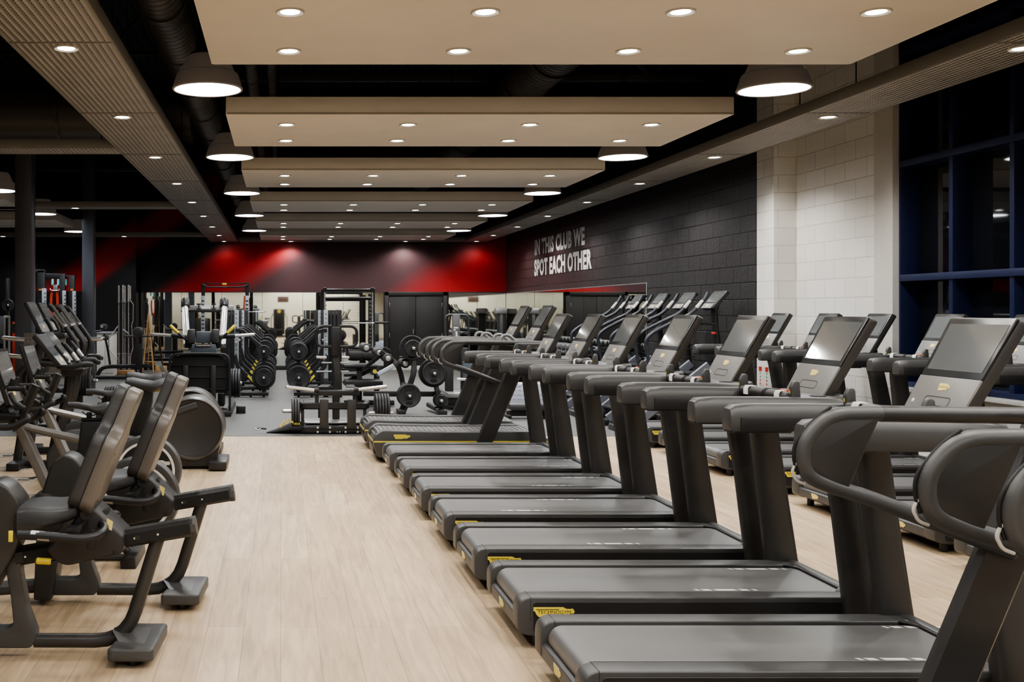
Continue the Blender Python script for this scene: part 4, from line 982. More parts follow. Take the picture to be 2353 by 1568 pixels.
def plate(r,x,y,z,label,axis='Y',group=None,w=.045,tilt=0):
    key=(round(r,3),round(w,3))
    if key not in PL:
        t=thing('weight_plate',label,'weight plate',(x,y,z),0,group)
        plate_mesh(r,w).done('rubber_disc',PLATE,t)
        for k in (-1,1):
            s=M()
            a0=PI/2*k-.42; a1=PI/2*k+.42
            o=[(r*.74*math.cos(a),r*.74*math.sin(a)) for a in [a0+(a1-a0)*i/6 for i in range(7)]]
            i_=[(r*.50*math.cos(a),r*.50*math.sin(a)) for a in [a1-(a1-a0)*i/6 for i in range(7)]]
            s.prism(o+i_,-w/2-.002,-w/2+.007,'Y',0)
            s.done('grip_slot',BLK2,t,smooth=False)
        if r>.15:
            tx=M(); word='TECHNOGYM'
            for k in (0,1):
                for i,c in enumerate(word):
                    a=(PI-.75+i*1.5/8) if k==0 else (.75-i*1.5/8)
                    if k==0: a=PI+.75-i*1.5/8
                    cc=Vector((r*.62*math.cos(a),-w/2+.0035,r*.62*math.sin(a)))
                    up=Vector((math.cos(a),0,math.sin(a))); rt=Vector((math.sin(a),0,-math.cos(a)))
                    tx.text(c,cc-rt*r*.04,rt,up,r*.13,None,0.001)
            tx.done('raised_lettering',mat('raised_rubber',(.06,.06,.065),.5),t,smooth=False,flip=False)
        PL[key]=t
    else: t=dup(PL[key],(x,y,z),label,group=group)
    if group: t['group']=group
    elif 'group' in t: del t['group']
    t.location=(x,y,z); t.rotation_euler=(0,tilt,PI/2 if axis=='X' else 0)
    return t
def peg(m,p0,p1,r=.025): m.cyl(p0,p1,r,n=16); d=(Vector(p1)-Vector(p0)).normalized(); m.ball(Vector(p1),r*1.0,n=12); return m

# --- plate loaded hip machine at the rubber floor edge (front centre)
t,q=G('glute_machine','plate loaded machine with looped grab handles, at the front edge of the rubber floor','gym machine',770,13.95)
m=M(); a=q(690,997); b=q(850,997)
zz=lambda x,d,z:(q(x,0,d).x,d,z)
m.bar([zz(688,.5,.06),zz(690,0,.06),zz(850,0,.06),zz(852,.5,.06)],.10,.085,.10,(0,0,1),.2)
M_=m.done('base_bar',BLK,t)
bo=M()
for x in (730,758,794,822):
    for y in (983,993): p=q(x,y,-.046); bo.cyl(p,p+Vector((0,-.008,0)),.014,n=12)
for x in (775,781): p=q(x,993,-.046); bo.cyl(p,p+Vector((0,-.008,0)),.008,n=10)
bo.done('bolt_head',CHR,M_)
m=M().bar([zz(692,.5,.375),zz(693,0,.375),zz(842,0,.375),zz(843,.5,.375)],.09,.07,.10,(0,0,1),.2).done('middle_bar',BLK,t)
for x0,x1 in ((692,699),(835,842)): hbox(M(),q,x0,940,x1,984,.02,.07).done('side_upright',BLK,t)
for x0,x1 in ((735,755),(798,818)): hbox(M(),q,x0,919,x1,986,-.06,-.03).done('front_plate',GRB,t)
hbox(M(),q,728,897,828,910,-.02,.06,.02).done('cross_bar',BLK,t)
for s,(x0,x1) in enumerate(((732,757),(792,818))): M().prism([(q(x0,889).x+(.0 if s==0 else .02),.05),(q(x1,889).x-.02*(s==0),.05),(q(x1,889).x+.05*(s==0),.5),(q(x0,889).x+.05,.5)][::1],q(0,890).z-.01,q(0,890).z,'Z',.002).done('foot_tread',BLK,t)
for x0,x1,y0,y1 in ((660,722,890,897),(886,824,889,896)):
    h=peg(M(),q(x1,y1),q(x0,y0),.026).done('chrome_horn',CHR,t)
    p=q(x1,y1); d=1 if x1<x0 else -1
    M().cyl(p,p+Vector((.06*(1 if x1<770 else -1),0,0)),.034,n=16).done('horn_collar',DRK,h)
for x0,x1 in ((728,738),(815,827)): M().bar([q(x0,905,.02),q(x0,935,.02)],.04,.05,0,(0,1,0),.2).done('hanger_bar',BLK,t)
M().bar([q(772,995,.6),q(772,905,.55),q(777,868,.5),q(770,815,.5),q(772,760,.55)],.10,.06,.3,(1,0,0),.2).done('curved_mast',GRB,t)
hbox(M(),q,762,752,782,818,.42,.56,.008).done('mast_cover',BLK,t)
for s,(xa,xb) in enumerate(((763,727),(781,820))):
    M().tube([q(xa,750,.45),q(xb,750,.45),q(xb,797,.45),q(xa,797,.45)],.021,.10,12).done('loop_handle',BLK,t)
hp=peg(M(),q(750,822,.5),q(729,821,.5),.02).done('short_peg',CHR,t)
peg(M(),q(786,822,.5),q(800,822,.5),.02).done('short_peg',CHR,t)
for y in (834,854):
    peg(M(),q(762,y,.5),q(740 if y==834 else 728,y,.5),.011).done('band_peg',STEEL,t); peg(M(),q(782,y,.5),q(800,y,.5),.011).done('band_peg',STEEL,t)
M().bar([q(735,930,.9),q(735,990,.9)],.05,.05,0,(0,1,0)).done('rear_leg',BLK,t)
M().box(q(700,0).x,q(835,0).x,.15,.75,.12,.14,.01).done('foot_platform',mat('checker_plate',(.30,.30,.29),.35,.6),t)
M().bar([zz(700,1.0,.05),zz(840,1.0,.05)],.08,.08,0,(0,0,1),.2).done('rear_base_bar',BLK,t)
for x in (700,838): M().bar([zz(x,0,.05),zz(x,1.0,.05)],.08,.07,0,(0,0,1),.2).done('side_base',BLK,t)
p=peg(M(),q(692,945,.15),q(652,945,.15),.025).done('weight_horn',CHR,t)
p=peg(M(),q(845,950,.15),q(901,950,.15),.025).done('weight_horn',CHR,t)
P0=q(0,950,.15); Xr=t.location.x
for i in range(3):
    plate(.22,Xr+q(673+i*6.3,0,.15).x,14.10,q(0,953,.15).z,'edge-on black plate on the left horn of the looped handle machine',axis='X',w=.036,group='plates on the left horn of the looped handle machine')
for i in range(5):
    plate(.22,Xr+q(864+i*6.6,0,.15).x,14.10,q(0,942,.15).z,'edge-on black plate on the right horn of the looped handle machine',axis='X',w=.036,group='plates on the right horn of the looped handle machine')
# resistance sled straps
t,q=G('weight_vest_strap','black strap bag with yellow lettering lying beside the looped handle machine','strap',650,14.05)
R=[]
for x,h,w in ((612,.012,.03),(618,.025,.05),(632,.05,.07),(648,.085,.10),(662,.12,.13),(675,.15,.14),(690,.15,.14),(705,.10,.12)):
    X=q(x,985).x; R.append([Vector((X,w*math.cos(a)+(.05 if x>690 else 0),max(.0,h*.5+h*.55*math.sin(a)))) for a in [2*PI*j/16 for j in range(16)]])
s=M().loft(R).done('strap_body',BLK2,t)
tx=M()
for i,(c,x,y,rot,hh) in enumerate((('A',645,984,.75,.055),('A',649,980,.65,.05),('D',653,976.5,.4,.05),('O',658,974,.2,.055),('N',664,973,.0,.06))):
    p=q(x,y,-.16); tx.text(c,p,(math.cos(rot),0,math.sin(rot)),(-math.sin(rot),0,math.cos(rot)),hh,None,.0,.01)
for i,c in enumerate('HOUS'):
    p=q(675+i*4,976.5,-.17); tx.text(c,p,(1,0,0),(0,0,1),.025,None,0,.01)
tx.done('strap_lettering',YEL,s,smooth=False,flip=False)
M().tube([q(612,986,-.01),q(600,985,-.02),q(590,985,-.02)],.012,.01).done('strap_tail',BLK,t)
M().tube([q(600,986,-.05),q(592,988,-.06),q(586,985,-.04)],.008,.01).done('snap_hook',CHR,t)

# --- leg press
t,q=G('leg_press','plate loaded leg press with a large black ribbed foot plate facing the camera','gym machine',458,16.3)
ar=rpoly([(q(388,0).x,.30),(q(388,0).x,q(0,812).z),(q(529,0).x,q(0,812).z),(q(529,0).x,.30)],[.0,.24,.24,.0],8)
M().prism(rpoly([(q(392,0).x,.36),(q(392,0).x,q(0,816).z),(q(524,0).x,q(0,816).z),(q(524,0).x,.36)],[.03,.22,.22,.03],8),.02,.06,'Y',.004).done('foot_plate',BLK2,t)
ri=M()
for y in (841,868,895): p=q(0,y); ri.box(q(396,0).x,q(520,0).x,-.002,.02,p.z-.004,p.z+.006,.002)
ri.done('plate_rib',DRK,t)
for x0,x1 in ((420,432),(484,496)): hbox(M(),q,x0,840,x1,936 if x0>450 else 905,-.03,.01).done('back_strut',DRK,t)
M().bar([(q(390,0).x,0,.40),(q(390,0).x,0,.75),(q(392,0).x,0,q(0,815).z),(q(458,0).x,0,q(0,812).z),(q(525,0).x,0,q(0,815).z),(q(528,0).x,0,.75),(q(528,0).x,0,.06)],.10,.035,.20,(0,1,0),.2).done('arch_frame',BLK,t)
M().bar([(q(525,0).x,-.05,.05),(q(525,0).x,1.6,.05)],.10,.09,0,(0,0,1),.2).box(q(497,0).x,q(532,0).x,-.12,.08,.0,.09,.015).bar([(q(395,0).x,.0,.05),(q(395,0).x,1.6,.05)],.10,.09,0,(0,0,1),.2).box(q(395,0).x,q(528,0).x,.3,.4,.02,.10,.01).done('base_frame',BLK,t)
for x0,x1 in ((432,426),(508,515)):
    g=M().cyl(q(x0,795,.7),q(x1,700,1.6),.045,n=20).done('guide_tube',CHR,t)
    M().cyl(q(x1+0.1,706,1.55),q(x1,690,1.65),.075,n=24,bev=.01).done('tube_cap',BLK,g)
    k=-1 if x0<458 else 1
    M().bar([q(x0+k*7,795,.75),q(x1+k*5,700,1.65)],.05,.09,0,(1,0,0),.2).done('side_rail',STEEL,t)
hbox(M(),q,416,702,536,713,1.6,1.7).done('top_plate',STEEL,t)
hbox(M(),q,416,713,530,718,1.6,1.75).done('top_channel',BLK,t)
p=q(473,708,1.59); M().box(p.x-.08,p.x+.08,1.585,1.60,p.z-.02,p.z+.02,.006).done('name_plate',WHT,t)
for x in (457,491): k=M().cyl(q(x,711,1.5),q(x,700,1.5),.012,n=10).box(q(x-5,0,1.5).x,q(x+5,0,1.5).x,1.48,1.52,q(0,701,1.5).z,q(0,699,1.5).z+.01,.004).box(q(x-5,0,1.5).x,q(x+5,0,1.5).x,1.48,1.52,q(0,712,1.5).z,q(0,709,1.5).z,.004).done('stop_knob',BLK,t)
hbox(M(),q,450,762,485,789,.55,.66,.02).done('head_pad',PADB,t)
for x0,x1 in ((430,447),(486,503)): hbox(M(),q,x0,757,x1,789,.45,.65,.03).done('shoulder_pad',PAD,t)
z0=q(0,812,.4).z; z1=q(0,791,.6).z
M().prism([(q(438,0,.4).x,z0),(q(500,0,.4).x,z0),(q(495,0,.5).x,z1),(q(442,0,.5).x,z1)],.40,.55,'Y',.015,2).done('back_pad',PADB,t)
bd=hbox(M(),q,449,791,485,797,.385,.40,.002).done('text_plate',BLK,t)
M().text('PURESTRENGTH',q(451,796,.38),(1,0,0),(0,0,1),.022,q(484,0,.38).x-q(451,0,.38).x,.0,.01).done('plate_lettering',WHT,bd,smooth=False,flip=False)
for (xa,ya),(xb,yb),(xc,yc) in (((391,748),(410,766),(428,782)),((540,748),(522,766),(505,782))):
    s=M().bar([q(xb,yb,.5),q(xc,yc,.5)],.04,.04,0,(0,1,0),.3).done('handle_arm',BLK,t)
    M().cyl(q(xa,ya,.5),q(xb,yb,.5),.026,n=14,bev=.006).done('yellow_grip',YEL,s)
for xa,xb,xc,y0,y1 in ((430,394,349,774,768),(500,540,583,774,769)):
    s=M().cyl(q(xa,y0+1,.6),q(xb,(y0+y1)/2+.5,.6),.037,n=16).done('sleeve',DRK,t)
    peg(M(),q(xb,(y0+y1)/2+.5,.6),q(xc,y1,.6),.026).done('chrome_horn',CHR,s)
hbox(M(),q,425,780,445,800,.6,.9).done('carriage_bracket',BLK,t); hbox(M(),q,488,780,508,800,.6,.9).done('carriage_bracket',BLK,t)
hbox(M(),q,500,903,516,935,.25,.5,.03).done('counter_weight',PLATE,t)
Xr=t.location.x
peg(M(),q(530,880,.4),q(553,880,.4),.025).done('weight_horn',CHR,t)
for i in range(4): plate(.225,Xr+q(531+i*6.2,0,.4).x,16.7,q(0,880,.4).z,'edge-on black plate on the right side of the leg press',axis='X',w=.038,group='plates stacked on the right side of the leg press')
M().box(q(540,0).x,q(562,0).x,.4,.5,.0,.12,.01).done('step_foot',BLK,t)

# --- half racks with plate arms along the aisle
def aisle_rack(side,Y,label):
    t=thing('half_rack',label,'squat rack',(0,Y,0))
    s=side; xp=.34 if s>0 else -.32; xu=xp+s*.52; xw=xp+s*.78
    for x in (xu,xw):
        u=M().box(x-.04,x+.04,-.04,.04,.35,1.66,.004).done('perforated_upright',PERF if x==xu else BLK,t)
        h=M()
        for i in range(14): h.cyl((x-.0,-.043,.48+i*.085),(x,-.039,.48+i*.085),.011,n=8)
        h.done('pin_hole',BLK2,u,smooth=False)
        M().box(x-.045,x+.045,-.045,.045,0,.36,.004).done('lower_upright',BLK,t)
    M().bar([(xu+s*.02,-.06,1.28),(xu-s*.12,-.06,1.27),(xu-s*.30,-.06,1.10),(xp+s*.0,-.06,.92)],.05,.07,.14,(0,1,0),.2).done('curved_arm',BLK,t)
    M().bar([(xp,-.06,.95),(xp,-.06,.06)],.05,.07,0,(0,1,0),.2).done('storage_post',BLK,t)
    l=M().bar([(xu+s*.03,-.06,.80),(xu-s*.02,-.06,.58),(xp+s*.22,-.06,.32),(xp+s*.04,-.06,.14)],.05,.075,.15,(0,1,0),.2).done('curved_leg',BLK,t)
    M().bar([(xp+s*.30,-.092,.42),(xp+s*.18,-.092,.28)],.004,.04,0,(0,1,0),.1).done('yellow_label',YEL,l)
    M().box(xp-.09,xw+.06 if s>0 else xp+.09,-.1,.02,.03,.10,.006).done('base_bar',BLK,t) if s>0 else M().box(xw-.06,xp+.09,-.1,.02,.03,.10,.006).done('base_bar',BLK,t)
    for x in (xp,xp+s*.25): M().cyl((x,-.05,0),(x,-.05,.04),.025,n=12).done('levelling_foot',DRK,t)
    for z in (.876,.385): peg(M(),(xp,-.06,z),(xp,-.30,z),.024).done('storage_peg',CHR,t)
    M().tube([(xu,-.05,1.05),(xu,-.34,1.05)],.022,0).done('safety_hook',STEEL,t)
    M().bar([(xw,.0,1.58),(xw,.75,1.58)],.06,.06,0,(0,0,1),.2).bar([(xw,.75,1.6),(xw,.75,.05)],.06,.06,0,(0,1,0),.2).done('rear_brace',BLK,t)
    return t,xp
nmr=['nearest','second','third','fourth','fifth']
for s,sn in ((-1,'left'),(1,'right')):
    base=None
    for i in range(5):
        Y=19.9+1.5*i
        lab='half rack with plate storage arm on the %s side of the aisle, %s'%(sn,nmr[i])
        if base is None: base,xp=aisle_rack(s,Y,lab)
        else:
            r=dup(base,(0,Y,0),lab)
            if i!=2:
                for ch in r.children:
                    if ch.name.startswith('perforated_upright'): ch.material_slots[0].link='OBJECT'; ch.material_slots[0].material=BLK
        grp='plates hung on the %s row of racks'%sn
        gl='black rubber plate hung on a storage peg in the %s row of racks'%sn
        top=[.12,.175,.20,.17,.2][i] if s<0 else [.165,.16,.19,.16,.2][i]
        bot=[.175,.225,.225,.2,.225][i] if s<0 else [.225,.225,.2,.225,.225][i]
        plate(top,xp,Y-.16,.876,'black rubber plate on the upper peg, %s rack of the %s row'%(nmr[i],sn))
        plate(bot,xp,Y-.16,.385,'black rubber plate on the lower peg, %s rack of the %s row'%(nmr[i],sn))
        if i<3: plate(.225 if s<0 else .18,xp,Y-.105,.385 if s<0 else .876,'larger plate behind another, %s rack of the %s row'%(nmr[i],sn))

# --- smith machine
t,q=G('smith_machine','tall black smith machine with a horizontal bar left of the double door','gym machine',800,27.0)
for x in (742,857):
    M().bar([q(x,667),q(x,872)],.10,.09,0,(0,1,0),.2).done('main_upright',BLK,t)
    g=M().cyl(q(x+(4 if x<800 else -1),672,-.12),q(x+(4 if x<800 else -1),865,-.12),.022,n=12).done('guide_rod',CHR,t)
    h=M()
    for i in range(17): p=q(x+(7 if x<800 else -7),676+i*9,-.1); h.tube([p,p+Vector((0,-.07,.0)),p+Vector((0,-.08,.03))],.011,.01,6)
    h.done('rack_hook',STEEL,t)
M().tube([q(742,667,-.05),q(857,667,-.05)],.04,0,14).done('top_bar',BLK,t)
for x in (746,855): M().lathe([(0,-.13),(.06,-.13),(.07,-.11),(.07,.0),(0,.0)],q(x,667),'Y',20).done('joint_cap',BLK,t)
M().tube([q(748,686,.3),q(855,686,.3)],.045,0,12).done('rear_bar',BLK,t)
for x in (739,850): M().bar([q(x,676,1.0),q(x,866,1.0)],.09,.09,0,(0,1,0),.2).done('rear_upright',BLK,t)
b=M().cyl(q(742,742,-.15),q(860,743,-.15),.017,n=12).done('barbell',CHR,t)
M().cyl(q(862,742,-.15),q(893,742,-.15),.03,n=14).cyl(q(704,738,-.15),q(738,741,-.15),.03,n=14).done('bar_sleeve',BLK,b)
M().box(q(738,0).x,q(746,0).x,-.3,1.1,.0,.1,.01).box(q(853,0).x,q(861,0).x,-.3,1.1,.0,.1,.01).done('base_rail',BLK,t)
M().box(q(746,0).x,q(853,0).x,1.0,1.1,.02,.1,.01).done('base_cross',BLK,t)
# --- tall rack left
t,q=G('power_rack','tall black rack with pull up bar in front of the left mirror','squat rack',518,27.0)
for x in (467,568):
    M().bar([q(x,652),q(x,865)],.09,.09,0,(0,1,0),.2).done('black_upright',BLK,t)
    u=M().box(q(x,0).x-.05,q(x,0).x+.05,-.10,-.05,.7,q(0,680).z,.003).done('hole_strip',PERF,t)
    h=M()
    for i in range(12): h.box(q(x,0).x-.03,q(x,0).x+.03,-.103,-.099,.78+i*.1,.815+i*.1,0)
    h.done('slot_hole',BLK2,u,smooth=False)
pb=M().tube([q(465,654,-.05),q(478,660,-.05),q(558,660,-.05),q(572,654,-.05)],.02,.06).bar([q(465,652,0),q(572,652,0)],.05,.03,0,(0,1,0),.2).done('pull_up_bar',BLK,t)
M().box(q(511,0).x,q(521,0).x,-.06,-.03,q(0,655).z,q(0,651).z,.002).done('badge',YEL,pb)
M().cyl(q(560,717,-.2),q(606,717,-.2),.014,n=10).cyl(q(440,717,-.2),q(560,717,-.2),.012,n=10).done('barbell',CHR,t)
for x in (467,568): M().box(q(x,0).x-.05,q(x,0).x+.05,-.2,1.2,0,.09,.01).done('base_rail',BLK,t)
M().tube([q(562,680,-.12),q(560,720,-.12),q(562,760,-.12)],.02,.05).done('hanging_band',mat('orange_band',(.35,.06,.02),.5),t)

# --- roller leg machine in the middle
t,q=G('leg_curl_machine','plate loaded leg curl with thick black roller pad behind the looped handle machine','gym machine',830,18.0)
R=[]
for x,r in ((798,.07),(800,.10),(806,.115),(818,.12),(828,.11),(832,.095),(838,.11),(850,.12),(858,.115),(863,.10),(865,.07)):
    p=q(x,814); R.append([Vector((p.x,r*.9*math.cos(a),p.z+r*math.sin(a))) for a in [2*PI*j/20 for j in range(20)]])
M().loft(R).done('roller_pad',PAD,t)
M().cyl(q(864,814),q(871,813),.055,n=18,bev=.008).done('yellow_cap',YEL,t)
M().cyl(q(797,799,-.1),q(866,801,-.1),.024,n=12).bar([q(797,799,-.1),q(797,822,-.1)],.03,.04,0,(0,1,0),.2).done('guard_bar',BLK,t)
hbox(M(),q,790,838,868,848,-.1,.4,.03).done('seat_block',BLK,t)
hbox(M(),q,820,845,832,950,.0,.09).done('front_column',BLK,t)
hbox(M(),q,860,845,872,900,.5,.6).done('rear_column',BLK,t)
M().bar([q(790,880,.1),q(868,843,.4)],.08,.07,0,(0,1,0),.2).done('slanted_beam',GRB,t)
M().bar([q(866,862,-.1),q(912,836,.2)],.06,.07,0,(0,1,0),.2).done('hole_beam',PERF,t)
p=q(861,854,-.15); M().cyl(p,p+Vector((0,-.03,0)),.035,n=18).done('yellow_pin',YEL,t)
hbox(M(),q,795,876,880,890,-.5,.1,.01).done('foot_bench',DRK,t)
hbox(M(),q,790,860,822,866,.0,.06).done('cross_bar',BLK,t)
M().box(q(790,0).x,q(905,0).x,-.1,.0,.02,.11,.01).box(q(820,0).x,q(832,0).x,-.6,.9,.0,.08,.01).done('base_frame',BLK,t)
# --- roller arm machine
t,q=G('leg_extension_machine','curved black arm machine with chrome capped foam rollers before the double door','gym machine',905,16.9)
M().bar([q(874,808,.1),q(895,824,.1),q(912,836,0),q(922,860,0),q(928,900,0)],.05,.08,.15,(0,1,0),.2).done('curved_arm',BLK,t)
for x,y,dy in ((842,800,.4),(872,811,.2),(892,824,0),(932,836,-.1)):
    r=M().cyl(q(x-8,y-3,dy+.30),q(x,y,dy-.02),.075,n=20,bev=.015).done('foam_roller',PAD,t)
    M().cyl(q(x,y,dy-.02),q(x,y,dy-.05),.045,n=18,bev=.008).done('chrome_cap',CHR,r)
M().tube([q(880,806,.1),q(882,798,.1),q(897,805,.1),q(897,818,.1)],.012,.03).done('wire_handle',BLK,t)
M().bar([q(925,880,0),q(938,918,-.1),q(924,952,-.2)],.06,.09,.1,(0,1,0),.2).done('lower_leg',BLK,t)
M().bar([q(838,846,.4),q(878,815,.2)],.05,.06,0,(0,1,0),.2).done('link_arm',BLK,t)
hbox(M(),q,835,900,920,911,.1,.2).done('base_bar',BLK,t)
# --- plate horn machine with Y frame
t,q=G('plate_loaded_row_machine','bent black Y frame machine carrying several round plates beside the far treadmill handles','gym machine',970,16.4)
M().bar([q(948,795,.1),q(952,835,.05),q(950,862,.0),q(938,895,0),q(930,925,0),q(920,952,0)],.06,.085,.25,(0,1,0),.2).done('bent_mast',BLK,t)
M().bar([q(998,862,.1),q(1003,895,0),q(1012,930,0),q(1018,952,0)],.06,.075,.15,(0,1,0),.2).done('rear_mast',BLK,t)
hbox(M(),q,860,900,1002,912,.08,.16).done('cross_beam',BLK,t)
for x0,x1 in ((916,932),(1008,1028)): hbox(M(),q,x0,944,x1,957,-.25,.1,.006).done('floor_bracket',BLK,t)
hbox(M(),q,920,820,962,824,.3,.5).done('seat_edge',BLK,t)
Xr=t.location.x
def pp(x,y,rs,dys,nm):
    global q
    p0=q(x,y,.1); p1=q(x,y,dys[-1]-.10)
    peg(M(),(p1.x,.1,p1.z),p1,.026).done('weight_horn',CHR,t)
    for r,dy,n in zip(rs,dys,nm):
        pz=q(x,y,dy); plate(r,Xr+p1.x,16.4+dy,p1.z,n)
pp(951,801,(.20,.13),(.04,-.09),('larger plate at the top of the bent Y frame machine','smaller plate on top of the larger one, bent Y frame machine'))
pp(999,859,(.225,.185),(.02,-.08),('largest plate hung mid height on the Y frame machine','plate over the largest one on the Y frame machine'))
pp(942,911,(.19,.185),(.0,-.09),('rear plate low on the left of the Y frame machine','front plate low on the left of the Y frame machine'))
pp(1015,922,(.11,.09),(.02,-.08),('small rear plate low on the right of the Y frame machine','smallest plate low on the right of the Y frame machine'))
# bench machine behind
t,q=G('abductor_machine','low black machine with grey pad and chrome pegs behind the far treadmill posts','gym machine',1070,17.6)
hbox(M(),q,1024,838,1042,952,.0,.1).done('front_upright',BLK,t)
hbox(M(),q,1060,800,1075,935,.3,.4).done('rear_upright',BLK,t)
hbox(M(),q,1064,830,1090,876,-.1,.0,.03).done('back_pad',PADB,t)
peg(M(),q(1050,872,-.1),q(1075,872,-.1),.024).done('chrome_horn',CHR,t)
hbox(M(),q,1030,904,1085,915,-.4,.4,.01).done('foot_tread',mat('checker_plate',(.3,.3,.29),.35,.6),t)
hbox(M(),q,1030,915,1090,930,-.35,.4,.01).done('base_block',BLK,t)
M().bar([q(985,930,-.3),q(1004,940,-.9)],.08,.08,0,(0,0,1),.2).bar([q(1004,934,-.3),q(1090,934,-.3)],.08,.08,0,(0,0,1),.2).done('base_bar',BLK,t)
# --- bow handled grey pillar
def pillar(loc,label,x,Y):
    t,q=G('functional_tower',label,'gym machine',x,Y)
    c=hbox(M(),q,x-8,722,x+9,812,.0,.08,.006).done('centre_column',mat('tower_grey',(.14,.14,.145),.4,.3),t)
    hbox(M(),q,x-8,812,x+9,845,.0,.08,.006).done('lower_column',BLK,t)
    M().tube([q(x-24,850,.05),q(x-24,724,.05),q(x+28,724,.05),q(x+31,850,.05)],.022,.09,10).done('bow_handle',mat('dark_tube',(.05,.055,.06),.4,.3),t)
    p=q(x,0)
    mk=M(); 
    hbox(mk,q,x-5,752,x+5,755,-.004,0,0); hbox(mk,q,x-5,757,x-1,760,-.004,0,0)
    mk.cyl(q(x+1,775,-.004),q(x+1,775,0),.04,n=14); hbox(mk,q,x-1,762,x+3,772,-.004,0,0); mk.done('white_icons',WHT,c)
    M().box(-.3,.35,-.05,.5,0,.08,.01).done('base_plate',BLK,t)
pillar(None,'grey tower with white icons and a bow shaped handle beside the double door',1048,20.5)
t,q=G('functional_tower','black headed tower standing before the corner mirror','gym machine',1152,27.6)
hbox(M(),q,1144,722,1162,845,.0,.1,.006).done('centre_column',BLK,t); hbox(M(),q,1139,708,1166,722,-.05,.15,.03).done('head_cover',STEEL,t)
hbox(M(),q,1149,722,1156,780,-.02,.0,.003).done('grey_strip',mat('tower_grey',(.14,.14,.145),.4,.3),t)
M().box(-.3,.3,-.2,.3,0,.12,.01).done('base_plate',BLK,t)
# plyo boxes
for x,l in ((1194,'pale blue slatted crate between the treadmill posts, left one'),(1246,'pale blue slatted crate between the treadmill posts, right one')):
    t,q=G('storage_crate',l,'crate',x,17.0)
    m=hbox(M(),q,x-23,882,x+23,926,0,.35,.004).done('crate_body',mat('pale_crate',(.50,.53,.62),.5),t)
    s=M()
    for r in range(4):
        for c in range(3): hbox(s,q,x-18+c*13,887+r*10,x-9+c*13,889+r*10,-.003,0,0)
    s.done('vent_slot',mat('slot_grey',(.30,.32,.38),.5),m,smooth=False)
t,q=G('flat_bench','low black padded bench in front of the slatted crates','bench',1220,16.0)
hbox(M(),q,1172,929,1262,944,-.15,.15,.03).done('seat_pad',PAD,t)
hbox(M(),q,1166,945,1264,957,-.05,.05).done('bench_beam',BLK,t)
for x in (1172,1256): hbox(M(),q,x-4,955,x+4,962.5,-.2,.2).done('bench_leg',BLK,t)
# dumbbell rack along right wall
t=thing('dumbbell_rack','long three tier dumbbell rack under the right wall mirror','rack',(5.55,22.6,0))
for z in (.35,.62,.89): M().box(-.16,.16,-4.2,4.2,z-.03,z,.006,('Y',-.25)).done('rack_shelf',BLK,t)
for y in (-4,-1.4,1.4,4): M().box(-.22,.28,y-.04,y+.04,0,1.0,.006).done('rack_upright',BLK,t)
db=None; n=0
for r,z in enumerate((.35,.62,.89)):
    for i in range(28):
        y=22.6-4.05+i*.30
        lab='grey round dumbbell on the rack under the right wall mirror'
        if db is None:
            db=thing('dumbbell',lab,'dumbbell',(5.5,y,z+.06),0,'dumbbells on the right wall rack')
            for s in (-1,1): M().cyl((s*.14,0,0),(s*.05,0,0),.062,n=18,bev=.008).done('weight_head',mat('dumbbell_grey',(.10,.105,.11),.45),db)
            M().cyl((-.06,0,0),(.06,0,0),.016,n=10).done('grip',CHR,db)
        else: dup(db,(5.5+(r-1)*.03,y,z+.06),lab)
# wall-side corner items on left -------------------------------------------------
t,q=G('barbell_holder','upright holder with tall chrome barbells before the dark wall','barbell rack',288,27.5)
M().box(-.2,.2,-.2,.2,0,.10,.01).done('holder_base',BLK,t)
Xr=t.location.x
for i,(x,y0,nm) in enumerate(((273,656,'chrome barbell standing upright, leftmost in the holder'),(283,655,'chrome barbell standing upright, second from left in the holder'),(287,657,'chrome barbell standing upright, third from left in the holder'),(296,655,'chrome barbell standing upright, fourth from left in the holder'))):
    b=thing('barbell',nm,'barbell',(Xr+q(x,0).x,27.5-.05*(i%2),0.0))
    zt=q(0,y0).z; M().cyl((0,0,.10),(0,0,zt),.014,n=12).done('bar_shaft',CHR,b)
    M().cyl((0,0,zt-.42),(0,0,zt),.025,n=14).cyl((0,0,.10),(0,0,.50),.025,n=14).done('bar_sleeve',CHR,b)
    M().cyl((0,0,zt-.45),(0,0,zt-.42),.036,n=14).cyl((0,0,.50),(0,0,.53),.036,n=14).done('bar_collar',STEEL,b)
b=thing('curl_bar','zig-zag chrome curl bar standing upright right of the barbells','barbell',(Xr,27.45,0))
M().tube([q(300,657),q(300,690),q(307,700),q(306,740),q(303,745),q(306,800),q(300,820),q(300,856)],.014,.02,8).done('bar_shaft',CHR,b)
M().cyl(q(300,657),q(300,688),.024,n=12).done('bar_sleeve',CHR,b)
